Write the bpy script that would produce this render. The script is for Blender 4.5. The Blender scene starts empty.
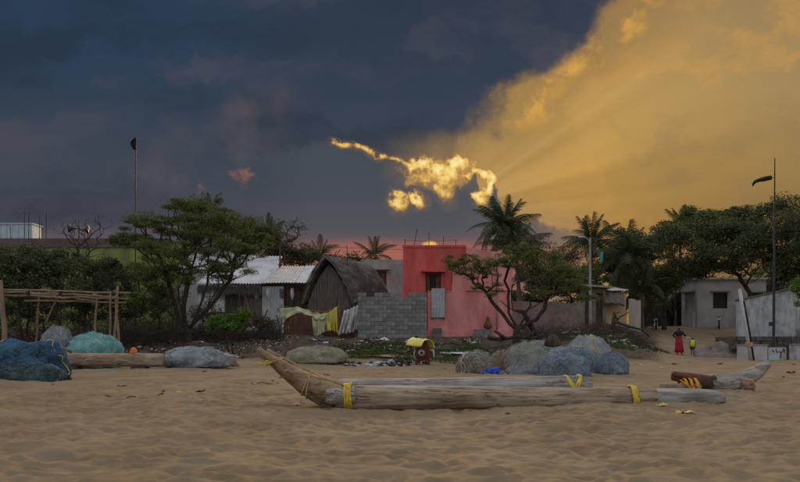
import bpy, math, random
import numpy as np
R = math.radians
random.seed(7)
RNG = np.random.default_rng(11)
scn = bpy.context.scene
COL = scn.collection

# ------------------------------------------------------------------ camera
cam_d = bpy.data.cameras.new('camera')
cam = bpy.data.objects.new('camera', cam_d)
COL.objects.link(cam)
cam.location = (0, 0, 1.0)
cam.rotation_euler = (R(90), 0, 0)
cam_d.sensor_width = 36.0
cam_d.lens = 36.0
cam_d.shift_y = 97 / 800
cam_d.clip_start = 0.05
cam_d.clip_end = 4000
scn.camera = cam

SUN_AZ, SUN_EL = R(2.1), R(10.5)          # the sun stands low behind the clouds above the red house

# ------------------------------------------------------------------ world
world = bpy.data.worlds.new('World')
scn.world = world
world.use_nodes = True
wt = world.node_tree
wt.nodes.clear()


class NT:
    """small helper for node graphs"""
    def __init__(s, tree):
        s.t = tree

    def new(s, kind):
        return s.t.nodes.new(kind)

    def put(s, sock, v):
        if isinstance(v, bpy.types.NodeSocket):
            s.t.links.new(v, sock)
        elif isinstance(v, (tuple, list)):
            v = tuple(v)
            if sock.type == 'RGBA' and len(v) == 3:
                v = v + (1,)
            sock.default_value = v
        else:
            sock.default_value = v

    def m(s, op, a, b=0.0, c=None, clamp=False):
        n = s.new('ShaderNodeMath')
        n.operation = op
        n.use_clamp = clamp
        s.put(n.inputs[0], a)
        s.put(n.inputs[1], b)
        if c is not None:
            s.put(n.inputs[2], c)
        return n.outputs[0]

    def sstep(s, v, a, b, lo=0.0, hi=1.0):
        n = s.new('ShaderNodeMapRange')
        n.interpolation_type = 'SMOOTHSTEP'
        s.put(n.inputs[0], v)
        for i, q in enumerate((a, b, lo, hi)):
            s.put(n.inputs[i + 1], q)
        return n.outputs[0]

    def mix(s, f, a, b, mode='MIX'):
        n = s.new('ShaderNodeMixRGB')
        n.blend_type = mode
        s.put(n.inputs[0], f)
        s.put(n.inputs[1], a)
        s.put(n.inputs[2], b)
        return n.outputs[0]

    def noise(s, vec, scale, detail=4, rough=0.5, dist=0.0):
        n = s.new('ShaderNodeTexNoise')
        n.inputs['Scale'].default_value = scale
        n.inputs['Detail'].default_value = detail
        n.inputs['Roughness'].default_value = rough
        n.inputs['Distortion'].default_value = dist
        if vec is not None:
            s.put(n.inputs['Vector'], vec)
        return n

    def xyz(s, x, y, z):
        n = s.new('ShaderNodeCombineXYZ')
        for i, q in enumerate((x, y, z)):
            s.put(n.inputs[i], q)
        return n.outputs[0]

    def sep(s, v):
        n = s.new('ShaderNodeSeparateXYZ')
        s.put(n.inputs[0], v)
        return n.outputs

    def ramp(s, f, stops, mode='LINEAR'):
        n = s.new('ShaderNodeValToRGB')
        n.color_ramp.interpolation = mode
        e = n.color_ramp.elements
        while len(e) > 1:
            e.remove(e[-1])
        e[0].position = stops[0][0]
        e[0].color = tuple(stops[0][1]) + (1,)
        for p, c in stops[1:]:
            k = e.new(p)
            k.color = tuple(c) + (1,)
        s.put(n.inputs[0], f)
        return n.outputs[0]

    def curve(s, v, pts, lo, hi, olo, ohi):
        """piecewise curve y(v); v in lo..hi, y in olo..ohi"""
        t = s.m('DIVIDE', s.m('SUBTRACT', v, lo), hi - lo, clamp=True)
        n = s.new('ShaderNodeFloatCurve')
        c = n.mapping.curves[0]
        pts = sorted(pts)
        c.points[0].location = ((pts[0][0] - lo) / (hi - lo), (pts[0][1] - olo) / (ohi - olo))
        c.points[1].location = ((pts[-1][0] - lo) / (hi - lo), (pts[-1][1] - olo) / (ohi - olo))
        for p in pts[1:-1]:
            c.points.new((p[0] - lo) / (hi - lo), (p[1] - olo) / (ohi - olo))
        for p in c.points:
            p.handle_type = 'VECTOR'
        n.mapping.update()
        s.put(n.inputs['Value'], t)
        return s.m('ADD', s.m('MULTIPLY', n.outputs[0], ohi - olo), olo)


def srgb(r, g, b, k=1.0):
    f = lambda c: (c / 255 / 12.92 if c <= 10 else ((c / 255 + 0.055) / 1.055) ** 2.4) * k
    return (f(r), f(g), f(b))


def build_sky():
    w = NT(wt)
    tc = w.new('ShaderNodeTexCoord')
    d = tc.outputs['Generated']
    dx, dy, dz = w.sep(d)
    hy = w.m('MAXIMUM', dy, 0.12)
    # direction measured on a tangent sheet towards the sunset: x grows to the right, y downwards, 800 per unit tangent
    u0 = w.m('ADD', w.m('MULTIPLY', w.m('DIVIDE', dx, hy), 800), 400)
    v0 = w.m('SUBTRACT', 338, w.m('MULTIPLY', w.m('DIVIDE', dz, hy), 800))
    n1 = w.noise(d, 7, 5, 0.55)
    n2 = w.noise(d, 26, 4, 0.58)
    n3 = w.noise(d, 60, 3, 0.6)
    dn = w.noise(d, 5.0, 4, 0.55)
    fn = w.noise(d, 90, 4, 0.6)
    wu, wv = n1.outputs[0], dn.outputs[0]
    su, sv, sw = w.sep(n2.outputs['Color'])
    tu, tv = n3.outputs[0], fn.outputs[0]
    c = lambda s, k: w.m('MULTIPLY', w.m('SUBTRACT', s, 0.5), k)
    add = lambda *a: a[0] if len(a) == 1 else w.m('ADD', a[0], add(*a[1:]))
    u = add(u0, c(wu, 90), c(su, 40), c(tu, 16))
    v = add(v0, c(wv, 70), c(sv, 34), c(tv, 16))
    uf = add(u0, c(su, 26), c(tu, 16))
    vf = add(v0, c(sv, 22), c(tv, 16))

    # ---- open golden sky
    gold = w.ramp(w.m('DIVIDE', v0, 300, clamp=True), [
        (0.0, srgb(148, 125, 88)), (0.30, srgb(163, 135, 89)), (0.55, srgb(156, 126, 76)),
        (0.70, srgb(140, 112, 68)), (0.83, srgb(128, 100, 66)), (1.0, srgb(112, 88, 62))])
    near = w.sstep(u0, 820, 470)
    gold = w.mix(w.m('MULTIPLY', near, 0.46), gold, srgb(224, 170, 78))
    low = w.m('MULTIPLY', w.sstep(v0, 190, 235), w.sstep(u0, 640, 500))
    gold = w.mix(w.m('MULTIPLY', low, 0.75), gold, srgb(150, 122, 110))
    # warm wisps inside the gold
    wis = w.noise(w.xyz(w.m('MULTIPLY', u, 0.006), w.m('MULTIPLY', v, 0.010), 2.7), 1.0, 5, 0.6)
    ww2 = wis.outputs[0]
    wm = w.sstep(wis.outputs[0], 0.52, 0.66)
    gold = w.mix(w.m('MULTIPLY', wm, 0.48), gold, srgb(206, 152, 80))
    wm2 = w.sstep(wis.outputs[0], 0.46, 0.30)
    gold = w.mix(w.m('MULTIPLY', wm2, 0.45), gold, srgb(132, 112, 82))
    # light shafts fanning from the hidden sun
    th = w.m('ARCTAN2', w.m('SUBTRACT', 215, v0), w.m('SUBTRACT', u0, 438))
    ray = w.noise(w.xyz(w.m('MULTIPLY', th, 5.5), 0.3, 0.7), 1.0, 4, 0.55)
    rr = w.m('SQRT', w.m('ADD', w.m('POWER', w.m('SUBTRACT', u0, 438), 2), w.m('POWER', w.m('SUBTRACT', v0, 215), 2)))
    rayk = w.sstep(rr, 420, 60)
    rayv = w.m('MULTIPLY', w.m('SUBTRACT', ray.outputs[0], 0.5), w.m('MULTIPLY', rayk, 0.85))
    ray3 = w.m('ADD', 1.0, rayv)
    gold = w.mix(1.0, gold, w.xyz(ray3, ray3, ray3), 'MULTIPLY')

    # ---- great dark cloud of the upper left
    edge = w.curve(v0, [(-400, 900), (-120, 720), (0, 640), (28, 618), (48, 590), (70, 548), (85, 512), (105, 499),
                        (128, 496), (150, 486), (172, 450), (205, 420), (260, 410)], -400, 260, 200, 1000)
    dc = add(edge, w.m('MULTIPLY', u0, -1.0), c(wu, 120), c(su, 70), c(tu, 22))
    dark = w.sstep(dc, -16, 40)
    dcol = w.ramp(w.m('DIVIDE', w.m('ADD', v0, 40), 300, clamp=True), [
        (0.0, srgb(47, 57, 72)), (0.3, srgb(49, 60, 76)), (0.55, srgb(57, 67, 81)), (0.74, srgb(64, 71, 83)),
        (0.87, srgb(74, 74, 84)), (0.94, srgb(98, 86, 94)), (1.0, srgb(112, 92, 95))])
    dcol = w.mix(w.m('MULTIPLY', w.m('MULTIPLY', w.sstep(u0, 380, 120), w.sstep(v0, 150, 30)), 0.7), dcol, srgb(42, 63, 88))
    bl = w.noise(w.xyz(w.m('MULTIPLY', u, 0.0042), w.m('MULTIPLY', v, 0.0105), 5.1), 1.0, 4, 0.55)
    bil = bl.outputs[0]
    dcol = w.mix(w.m('MULTIPLY', w.sstep(bil, 0.5, 0.70), 0.55), dcol, srgb(82, 80, 90))
    dcol = w.mix(w.m('MULTIPLY', w.sstep(bil, 0.5, 0.34), 0.5), dcol, srgb(40, 47, 60))
    pale = w.m('MULTIPLY', w.sstep(dn.outputs[0], 0.53, 0.66), w.m('MULTIPLY', w.sstep(u0, 80, 180), w.sstep(u0, 330, 250)))
    dcol = w.mix(w.m('MULTIPLY', pale, 0.5), dcol, srgb(100, 88, 88))
    # thin brown veil where the storm thins out into the gold, billowing
    veil = w.sstep(add(dc, c(ww2, 90)), -110, 10)
    gold = w.mix(w.m('MULTIPLY', veil, 0.62), gold, srgb(128, 104, 70))
    sky = w.mix(dark, gold, dcol)
    # warm fringe along the cloud's edge
    fr = w.m('MULTIPLY', w.sstep(dc, -50, -2), w.sstep(dc, 26, 0))
    fr = w.m('MULTIPLY', fr, w.m('MULTIPLY', w.sstep(n2.outputs[0], 0.42, 0.6), w.sstep(v0, -40, 40)))
    fr = w.m('MULTIPLY', fr, w.sstep(v0, 140, 110))
    sky = w.mix(w.m('MULTIPLY', fr, 0.7), sky, srgb(238, 176, 76))
    # grey-gold gap between the two clouds
    gap = w.m('MULTIPLY', w.m('MULTIPLY', w.sstep(add(v0, c(sv, 22), c(wv, 26)), 116, 150), w.sstep(u0, 335, 445)), w.sstep(u0, 600, 480))
    gcol = w.mix(1.0, w.mix(w.sstep(u0, 360, 500), srgb(98, 90, 82), srgb(176, 140, 84)), w.xyz(ray3, ray3, ray3), 'MULTIPLY')
    gap = w.m('MULTIPLY', gap, w.sstep(u0, 380, 450, 0.7, 0.85))
    sky = w.mix(w.m('MULTIPLY', gap, w.sstep(dark, 1.0, 0.0, 0.75, 1.0)), sky, gcol)
    up = w.m('MULTIPLY', dark, w.sstep(add(v0, c(sv, 26), c(wv, 26)), 148, 118))
    sky = w.mix(up, sky, dcol)

    # ---- lower cloud bank with the burning rim
    top = w.curve(u0, [(120, 178), (250, 152), (325, 141), (350, 148), (385, 158), (400, 168), (415, 186), (440, 197),
                       (462, 186), (474, 170), (490, 172), (494, 186), (484, 204), (505, 216), (560, 228), (640, 250)],
                  120, 640, 100, 300)
    lc = add(v0, w.m('MULTIPLY', top, -1.0), c(sv, 30), c(tv, 20))
    lowm = w.m('MULTIPLY', w.m('MULTIPLY', w.sstep(lc, -3, 5), w.sstep(u0, 200, 330)), w.sstep(u0, 640, 520))
    lcol = w.ramp(w.m('DIVIDE', w.m('SUBTRACT', v0, 140), 130, clamp=True), [
        (0.0, srgb(68, 75, 84)), (0.45, srgb(74, 79, 86)), (0.68, srgb(82, 83, 89)), (0.78, srgb(100, 86, 90)),
        (0.88, srgb(136, 92, 86)), (1.0, srgb(140, 92, 82))])
    lcol = w.mix(w.m('MULTIPLY', w.sstep(u0, 440, 560), 0.5), lcol, srgb(120, 104, 96))
    sky = w.mix(lowm, sky, lcol)
    # burning cloud: body above the notch, rim, stray tufts, all frayed by fine noise
    def soft(cx, cy, rx, ry):
        a = w.m('POWER', w.m('DIVIDE', w.m('SUBTRACT', uf, cx), rx), 2)
        b = w.m('POWER', w.m('DIVIDE', w.m('SUBTRACT', vf, cy), ry), 2)
        return w.m('SUBTRACT', 1.0, w.m('ADD', a, b))
    blob = lambda cx, cy, rx, ry, k0=1.15, k1=0.55: w.sstep(soft(cx, cy, rx, ry), 1 - k0, 1 - k1)
    fire = soft(440, 172, 36, 15)
    for b in ((457, 165, 20, 9), (424, 166, 22, 8), (445, 188, 9, 15), (402, 201, 11, 10), (421, 202, 7, 9), (482, 198, 7, 9)):
        fire = w.m('MAXIMUM', fire, soft(*b))
    hu, hv = w.m('SUBTRACT', uf, 480), w.m('SUBTRACT', vf, 185)
    hr = w.m('SQRT', w.m('ADD', w.m('POWER', hu, 2), w.m('POWER', hv, 2)))
    hook = w.m('SUBTRACT', 1.0, w.m('POWER', w.m('DIVIDE', w.m('SUBTRACT', hr, 13.5), 4.6), 2))
    hook = w.m('SUBTRACT', hook, w.m('MULTIPLY', w.m('MULTIPLY', w.sstep(hu, 4, -4), w.sstep(hv, -6, 4)), 4))
    fire = w.m('MAXIMUM', fire, hook)
    line = w.curve(u0, [(315, 139), (335, 142), (348, 144), (365, 151), (385, 158), (405, 164), (430, 170)], 315, 430, 100, 200)
    ld = w.m('DIVIDE', add(v0, w.m('MULTIPLY', line, -1.0), c(sv, 20), c(tv, 12)), 3.6)
    lm = w.m('SUBTRACT', 0.85, w.m('POWER', ld, 2))
    lm = w.m('SUBTRACT', lm, w.m('ADD', w.sstep(u0, 335, 322, 0, 3), w.sstep(u0, 420, 440, 0, 3)))
    fire = w.m('MAXIMUM', fire, w.m('MAXIMUM', lm, -3.0))
    fray = add(fire, c(n2.outputs[0], 1.2), c(n3.outputs[0], 2.6), c(fn.outputs[0], 3.4))
    fm = w.sstep(fray, -0.35, 0.95)
    halo = w.sstep(fire, -2.6, 0.6)
    sky = w.mix(w.m('MULTIPLY', halo, 0.10), sky, srgb(206, 150, 76))
    fcol = w.ramp(w.m('MULTIPLY', fray, 0.5, clamp=True), [(0.0, srgb(176, 128, 74)), (0.25, srgb(212, 160, 82)), (0.5, srgb(240, 202, 108)), (0.8, srgb(255, 236, 160))])
    sky = w.mix(w.m('MULTIPLY', fm, 0.92), sky, fcol)
    # rusty tufts over the left trees
    rust = w.m('MAXIMUM', blob(240, 178, 24, 12, 1.0, 0.0), blob(208, 187, 10, 10, 1.0, 0.0))
    rust = w.m('MULTIPLY', rust, w.m('MULTIPLY', w.sstep(n2.outputs[0], 0.46, 0.60), w.sstep(fn.outputs[0], 0.35, 0.6)))
    sky = w.mix(w.m('MULTIPLY', rust, 0.6), sky, srgb(168, 108, 80))
    # afterglow along the skyline and the sun's rim over the red house
    gl = w.m('MULTIPLY', w.sstep(add(v0, c(wv, 12)), 236, 250), w.m('MULTIPLY', w.sstep(u0, 270, 350), w.sstep(u0, 540, 440)))
    sky = w.mix(w.m('MULTIPLY', gl, 0.52), sky, srgb(180, 104, 82))
    a = w.m('POWER', w.m('DIVIDE', w.m('SUBTRACT', add(u0, c(tu, 8)), 430), 8.5), 2)
    b = w.m('POWER', w.m('DIVIDE', w.m('SUBTRACT', add(v0, c(tv, 7)), 246), 4.5), 2)
    sunm = w.m('MULTIPLY', w.sstep(w.m('ADD', a, b), 1.7, 0.0), 0.9)
    sky = w.mix(sunm, sky, srgb(255, 196, 84))

    # ---- the rest of the vault: thin evening cloud over clear sky, paler away from the storm
    nis = w.new('ShaderNodeTexSky')
    nis.sky_type = 'NISHITA'
    nis.sun_disc = False
    nis.sun_elevation = SUN_EL
    nis.sun_rotation = SUN_AZ
    nis.dust_density = 2.0
    ns = w.mix(1.0, nis.outputs[0], (0.10, 0.10, 0.10), 'MULTIPLY')
    vn = w.noise(d, 2.2, 3, 0.55)
    cloud = w.ramp(vn.outputs[0], [(0.32, (0.47, 0.475, 0.52)), (0.55, (0.67, 0.66, 0.69)), (0.72, (0.87, 0.85, 0.85))])
    vault = w.mix(0.72, ns, cloud)
    zk = w.sstep(dz, 0.0, 0.8, 0.72, 1.3)
    vault = w.mix(1.0, vault, w.xyz(zk, zk, zk), 'MULTIPLY')
    front = w.sstep(w.m('SUBTRACT', dy, w.m('MULTIPLY', dz, 0.30)), 0.22, 0.66)
    sky = w.mix(front, vault, sky)
    bg = w.new('ShaderNodeBackground')
    w.put(bg.inputs[0], sky)
    bg.inputs[1].default_value = 1.0
    out = w.new('ShaderNodeOutputWorld')
    w.t.links.new(bg.outputs[0], out.inputs[0])


build_sky()

# ------------------------------------------------------------------ sun
sun_d = bpy.data.lights.new('sun', 'SUN')
sun_d.energy = 3.2
sun_d.angle = R(24)
sun_d.color = (1.0, 0.66, 0.34)
sun = bpy.data.objects.new('sun', sun_d)
COL.objects.link(sun)
sun.rotation_euler = (R(90) - SUN_EL, 0, math.pi - SUN_AZ)
sun.location = (10, 200, 40)

vs = scn.view_settings
vs.view_transform = 'Standard'
vs.look = 'None'
vs.exposure = 0.0
vs.gamma = 1.0
vs.use_curve_mapping = False
scn.cycles.max_bounces = 4
scn.cycles.diffuse_bounces = 2
scn.cycles.glossy_bounces = 1
scn.cycles.transmission_bounces = 2
world.cycles.sampling_method = 'MANUAL'
world.cycles.sample_map_resolution = 512
scn.cycles.use_denoising = True

# ------------------------------------------------------------------ noise
def _h(ix, iy, iz, seed):
    n = (ix.astype(np.int64) * 374761393 + iy.astype(np.int64) * 668265263 + iz.astype(np.int64) * 2147483647 + seed * 974711) & 0x7fffffff
    n = ((n ^ (n >> 13)) * 1274126177) & 0x7fffffff
    n = ((n ^ (n >> 16)) * 668265263) & 0x7fffffff
    return ((n ^ (n >> 15)) & 0xffffff) / float(0xffffff)


def vnoise(p, seed=0):
    p = np.asarray(p, float)
    i = np.floor(p)
    f = p - i
    f = f * f * (3 - 2 * f)
    i = i.astype(np.int64)
    r = 0
    for a in (0, 1):
        for b in (0, 1):
            for c in (0, 1):
                wgt = (f[..., 0] if a else 1 - f[..., 0]) * (f[..., 1] if b else 1 - f[..., 1]) * (f[..., 2] if c else 1 - f[..., 2])
                r = r + wgt * _h(i[..., 0] + a, i[..., 1] + b, i[..., 2] + c, seed)
    return r * 2 - 1


def fbm(p, oct=4, seed=0, gain=0.5):
    p = np.asarray(p, float)
    s, a = 0, 1.0
    for k in range(oct):
        s = s + a * vnoise(p * (2.03 ** k) + k * 17.3, seed + k)
        a *= gain
    return s


# ------------------------------------------------------------------ terrain height
def sst(v, a, b):
    t = np.clip((np.asarray(v, float) - a) / (b - a), 0, 1)
    return t * t * (3 - 2 * t)


def terr(x, y):
    x = np.asarray(x, float)
    y = np.asarray(y, float)
    xb = np.broadcast_to(x, np.broadcast(x, y).shape).astype(float)
    yb = np.broadcast_to(y, xb.shape).astype(float)
    left = np.interp(yb, [0, 26.5, 28.5, 31, 33, 36, 40, 48, 58, 80, 200], [0, 0, .10, .40, .64, .90, 1.0, 1.35, 2.1, 2.3, 2.3])
    right = np.interp(yb, [0, 44, 48, 54, 60, 65, 80, 200], [0, 0, .12, .75, 1.5, 1.95, 2.2, 2.3])
    wgt = sst(xb - 0.30 * np.clip(yb, 20, 60), -2.6, 2.6)
    z = left * (1 - wgt) + right * wgt
    und = 0.055 * fbm(np.stack([xb / 2.6, yb / 2.6, xb * 0], -1), 3, 5)
    bank = sst(yb, 26.5, 33) * (1 - wgt)
    und = und + bank * 0.13 * fbm(np.stack([xb / 1.1, yb / 1.1, xb * 0 + 3], -1), 3, 9)
    # rubbish mound beside the lane
    und = und + 0.35 * np.exp(-(((xb - 11.5) / 2.4) ** 2 + ((yb - 44.5) / 2.6) ** 2))
    return z + und * sst(yb, 3, 8)


def gz(x, y):
    return float(terr(np.array([x]), np.array([y]))[0])


def P(px, py, Y):
    return np.array(((px - 400) / 800 * Y, Y, 1 - (py - 338) / 800 * Y))


def X(px, Y):
    return (px - 400) / 800 * Y


def Z(py, Y):
    return 1 - (py - 338) / 800 * Y


# ------------------------------------------------------------------ mesh helpers
class MB:
    def __init__(s):
        s.v, s.f, s.n = [], [], 0

    def add(s, v, f):
        v = np.asarray(v, float).reshape(-1, 3)
        s.v.append(v)
        s.f.extend([tuple(int(i) + s.n for i in q) for q in f])
        s.n += len(v)
        return s

    def box(s, x0, x1, y0, y1, z0, z1):
        v = [(x, y, z) for x in (x0, x1) for y in (y0, y1) for z in (z0, z1)]
        return s.add(v, [(0, 1, 3, 2), (4, 6, 7, 5), (0, 4, 5, 1), (2, 3, 7, 6), (0, 2, 6, 4), (1, 5, 7, 3)])

    def obox(s, c, size, rz=0, rx=0, ry=0):
        v = np.array([(x, y, z) for x in (-.5, .5) for y in (-.5, .5) for z in (-.5, .5)]) * np.array(size)
        M = rotm(rx, ry, rz)
        return s.add(v @ M.T + np.array(c), [(0, 1, 3, 2), (4, 6, 7, 5), (0, 4, 5, 1), (2, 3, 7, 6), (0, 2, 6, 4), (1, 5, 7, 3)])

    def tube(s, pts, rad, n=8, cap=True, jit=0.0, seed=0):
        pts = np.asarray(pts, float)
        m = len(pts)
        rad = np.broadcast_to(np.asarray(rad, float), (m,))
        t = np.gradient(pts, axis=0)
        t /= np.linalg.norm(t, axis=1)[:, None] + 1e-9
        ref = np.array((0, 0, 1.0)) if abs(t[0][2]) < 0.9 else np.array((1.0, 0, 0))
        V = []
        a = np.cross(t[0], ref)
        a /= np.linalg.norm(a)
        ang = np.linspace(0, 2 * math.pi, n, endpoint=False)
        for i in range(m):
            a = a - t[i] * a.dot(t[i])
            a /= np.linalg.norm(a) + 1e-9
            b = np.cross(t[i], a)
            ring = pts[i] + rad[i] * (np.cos(ang)[:, None] * a + np.sin(ang)[:, None] * b)
            V.append(ring)
        V = np.concatenate(V)
        if jit:
            V = V + jit * np.stack([fbm(V * 3, 3, seed + q) for q in range(3)], -1)
        F = [(i * n + j, i * n + (j + 1) % n, (i + 1) * n + (j + 1) % n, (i + 1) * n + j) for i in range(m - 1) for j in range(n)]
        if cap:
            F.append(tuple(range(n - 1, -1, -1)))
            F.append(tuple((m - 1) * n + j for j in range(n)))
        return s.add(V, F)

    def loft(s, rings, cap=True):
        n = len(rings[0])
        m = len(rings)
        F = [(i * n + j, i * n + (j + 1) % n, (i + 1) * n + (j + 1) % n, (i + 1) * n + j) for i in range(m - 1) for j in range(n)]
        if cap:
            F.append(tuple(range(n - 1, -1, -1)))
            F.append(tuple((m - 1) * n + j for j in range(n)))
        return s.add(np.concatenate([np.asarray(r, float) for r in rings]), F)

    def sheet(s, grid, thick=0.0):
        """grid (m, n, 3) -> closed thin sheet when thick > 0"""
        g = np.asarray(grid, float)
        m, n = g.shape[:2]
        F = [(i * n + j, i * n + j + 1, (i + 1) * n + j + 1, (i + 1) * n + j) for i in range(m - 1) for j in range(n - 1)]
        if not thick:
            return s.add(g.reshape(-1, 3), F)
        du = np.gradient(g, axis=0)
        dv = np.gradient(g, axis=1)
        nn = np.cross(du, dv)
        nn /= np.linalg.norm(nn, axis=-1)[..., None] + 1e-9
        a, b = (g + nn * thick / 2).reshape(-1, 3), (g - nn * thick / 2).reshape(-1, 3)
        o = m * n
        F2 = [tuple(q + o for q in reversed(f)) for f in F]
        edge = [i for i in range(n)] + [i * n + n - 1 for i in range(1, m)] + [(m - 1) * n + j for j in range(n - 2, -1, -1)] + [i * n for i in range(m - 2, 0, -1)]
        E = [(edge[(k + 1) % len(edge)], edge[k], edge[k] + o, edge[(k + 1) % len(edge)] + o) for k in range(len(edge))]
        return s.add(np.concatenate([a, b]), F + F2 + E)

    def wall(s, x0, x1, y0, y1, z0, z1, holes=()):
        """wall slab along x with rectangular openings (hx0, hx1, hz0, hz1)"""
        xs = sorted({x0, x1, *[h[0] for h in holes], *[h[1] for h in holes]})
        zs = sorted({z0, z1, *[h[2] for h in holes], *[h[3] for h in holes]})
        inside = lambda x, z: any(h[0] < x < h[1] and h[2] < z < h[3] for h in holes)
        vid, V, F = {}, [], []

        def vv(i, j, k):
            if (i, j, k) not in vid:
                vid[(i, j, k)] = len(V)
                V.append((xs[i], (y0, y1)[k], zs[j]))
            return vid[(i, j, k)]
        solid = lambda i, j: 0 <= i < len(xs) - 1 and 0 <= j < len(zs) - 1 and not inside((xs[i] + xs[i + 1]) / 2, (zs[j] + zs[j + 1]) / 2)
        for i in range(len(xs) - 1):
            for j in range(len(zs) - 1):
                if not solid(i, j):
                    continue
                F.append((vv(i, j, 0), vv(i + 1, j, 0), vv(i + 1, j + 1, 0), vv(i, j + 1, 0)))
                F.append((vv(i, j, 1), vv(i, j + 1, 1), vv(i + 1, j + 1, 1), vv(i + 1, j, 1)))
                if not solid(i - 1, j):
                    F.append((vv(i, j, 0), vv(i, j + 1, 0), vv(i, j + 1, 1), vv(i, j, 1)))
                if not solid(i + 1, j):
                    F.append((vv(i + 1, j, 0), vv(i + 1, j, 1), vv(i + 1, j + 1, 1), vv(i + 1, j + 1, 0)))
                if not solid(i, j - 1):
                    F.append((vv(i, j, 0), vv(i, j, 1), vv(i + 1, j, 1), vv(i + 1, j, 0)))
                if not solid(i, j + 1):
                    F.append((vv(i, j + 1, 0), vv(i + 1, j + 1, 0), vv(i + 1, j + 1, 1), vv(i, j + 1, 1)))
        return s.add(V, F)

    def build(s, name, mat, parent=None, origin=None, smooth=False):
        V = np.concatenate(s.v)
        if parent is not None:
            o = wloc(parent)
        else:
            o = np.array(origin if origin is not None else (V[:, 0].mean(), V[:, 1].mean(), V[:, 2].min()))
        me = bpy.data.meshes.new(name)
        me.from_pydata((V - o).tolist(), [], s.f)
        me.validate()
        if smooth:
            me.shade_smooth()
        me.materials.append(mat)
        ob = bpy.data.objects.new(name, me)
        COL.objects.link(ob)
        if parent is not None:
            ob.parent = parent
        else:
            ob.location = o
        return ob


def wloc(ob):
    p = np.zeros(3)
    while ob is not None:
        p = p + np.array(ob.location)
        ob = ob.parent
    return p


def rotm(rx, ry, rz):
    cx, sx, cy, sy, cz, sz = math.cos(rx), math.sin(rx), math.cos(ry), math.sin(ry), math.cos(rz), math.sin(rz)
    return np.array([[cz, -sz, 0], [sz, cz, 0], [0, 0, 1]]) @ np.array([[cy, 0, sy], [0, 1, 0], [-sy, 0, cy]]) @ np.array([[1, 0, 0], [0, cx, -sx], [0, sx, cx]])


def tag(o, label, cat, group=None):
    o['label'] = label
    o['category'] = cat
    if group:
        o['group'] = group
    return o


def thing(name, loc, label, cat, group=None):
    o = bpy.data.objects.new(name, None)
    o.empty_display_size = 0.2
    COL.objects.link(o)
    o.location = tuple(float(q) for q in loc)
    return tag(o, label, cat, group)


def child(name, me, parent, loc=(0, 0, 0), rot=(0, 0, 0), scale=(1, 1, 1)):
    o = bpy.data.objects.new(name, me)
    COL.objects.link(o)
    o.parent = parent
    o.location, o.rotation_euler, o.scale = loc, rot, scale
    return o


def quads_mesh(name, V, mat, k=4):
    """V (N, k, 3) separate k-gons, fast"""
    N = len(V)
    me = bpy.data.meshes.new(name)
    me.vertices.add(N * k)
    me.vertices.foreach_set('co', np.ascontiguousarray(V.reshape(-1), dtype=np.float32))
    me.loops.add(N * k)
    me.loops.foreach_set('vertex_index', np.arange(N * k, dtype=np.int32))
    me.polygons.add(N)
    me.polygons.foreach_set('loop_start', np.arange(0, N * k, k, dtype=np.int32))
    me.update(calc_edges=True)
    me.materials.append(mat)
    return me


# ------------------------------------------------------------------ materials
MATS = {}


def mat(name, c1, c2=None, scale=4.0, rough=0.85, bump=0.0, bscale=None, c3=None, stretch=(1, 1, 1), island=0.0, objrand=0.0, lo=0.35, hi=0.65, detail=6, spec=0.3, trans=0.0):
    if name in MATS:
        return MATS[name]
    m = bpy.data.materials.new(name)
    m.use_nodes = True
    t = NT(m.node_tree)
    b = m.node_tree.nodes['Principled BSDF']
    b.inputs['Roughness'].default_value = rough
    b.inputs['Specular IOR Level'].default_value = spec
    tc = t.new('ShaderNodeTexCoord')
    mp = t.new('ShaderNodeMapping')
    mp.inputs['Scale'].default_value = stretch
    t.put(mp.inputs[0], tc.outputs['Object'])
    v = mp.outputs[0]
    col = None
    if c2 is not None:
        n = t.noise(v, scale, detail, 0.6)
        col = t.mix(t.sstep(n.outputs[0], lo, hi), c1, c2)
        if c3 is not None:
            n3 = t.noise(v, scale * 0.27, 5, 0.6)
            col = t.mix(t.sstep(n3.outputs[0], 0.5, 0.66), col, c3)
    else:
        n = t.noise(v, scale, detail, 0.6)
        col = t.mix(t.m('MULTIPLY', n.outputs[0], 0.5), c1, tuple(q * 0.55 for q in c1))
    if island:
        g = t.new('ShaderNodeNewGeometry')
        k = t.m('ADD', 1 - island, t.m('MULTIPLY', g.outputs['Random Per Island'], 2 * island))
        col = t.mix(1.0, col, t.xyz(k, k, k), 'MULTIPLY')
    if objrand:
        oi = t.new('ShaderNodeObjectInfo')
        k = t.m('ADD', 1 - objrand, t.m('MULTIPLY', oi.outputs['Random'], 2 * objrand))
        col = t.mix(1.0, col, t.xyz(k, k, k), 'MULTIPLY')
    t.put(b.inputs['Base Color'], col)
    if bump:
        nb = t.noise(v, bscale or scale * 3, 6, 0.6)
        bn = t.new('ShaderNodeBump')
        bn.inputs['Strength'].default_value = min(1.0, bump * 8)
        bn.inputs['Distance'].default_value = bump
        t.put(bn.inputs['Height'], nb.outputs[0])
        t.put(b.inputs['Normal'], bn.outputs[0])
    if trans:
        tr = t.new('ShaderNodeBsdfTranslucent')
        t.put(tr.inputs[0], col)
        mx = t.new('ShaderNodeMixShader')
        mx.inputs[0].default_value = trans
        t.t.links.new(b.outputs[0], mx.inputs[1])
        t.t.links.new(tr.outputs[0], mx.inputs[2])
        t.t.links.new(mx.outputs[0], m.node_tree.nodes['Material Output'].inputs[0])
    MATS[name] = m
    return m


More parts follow.
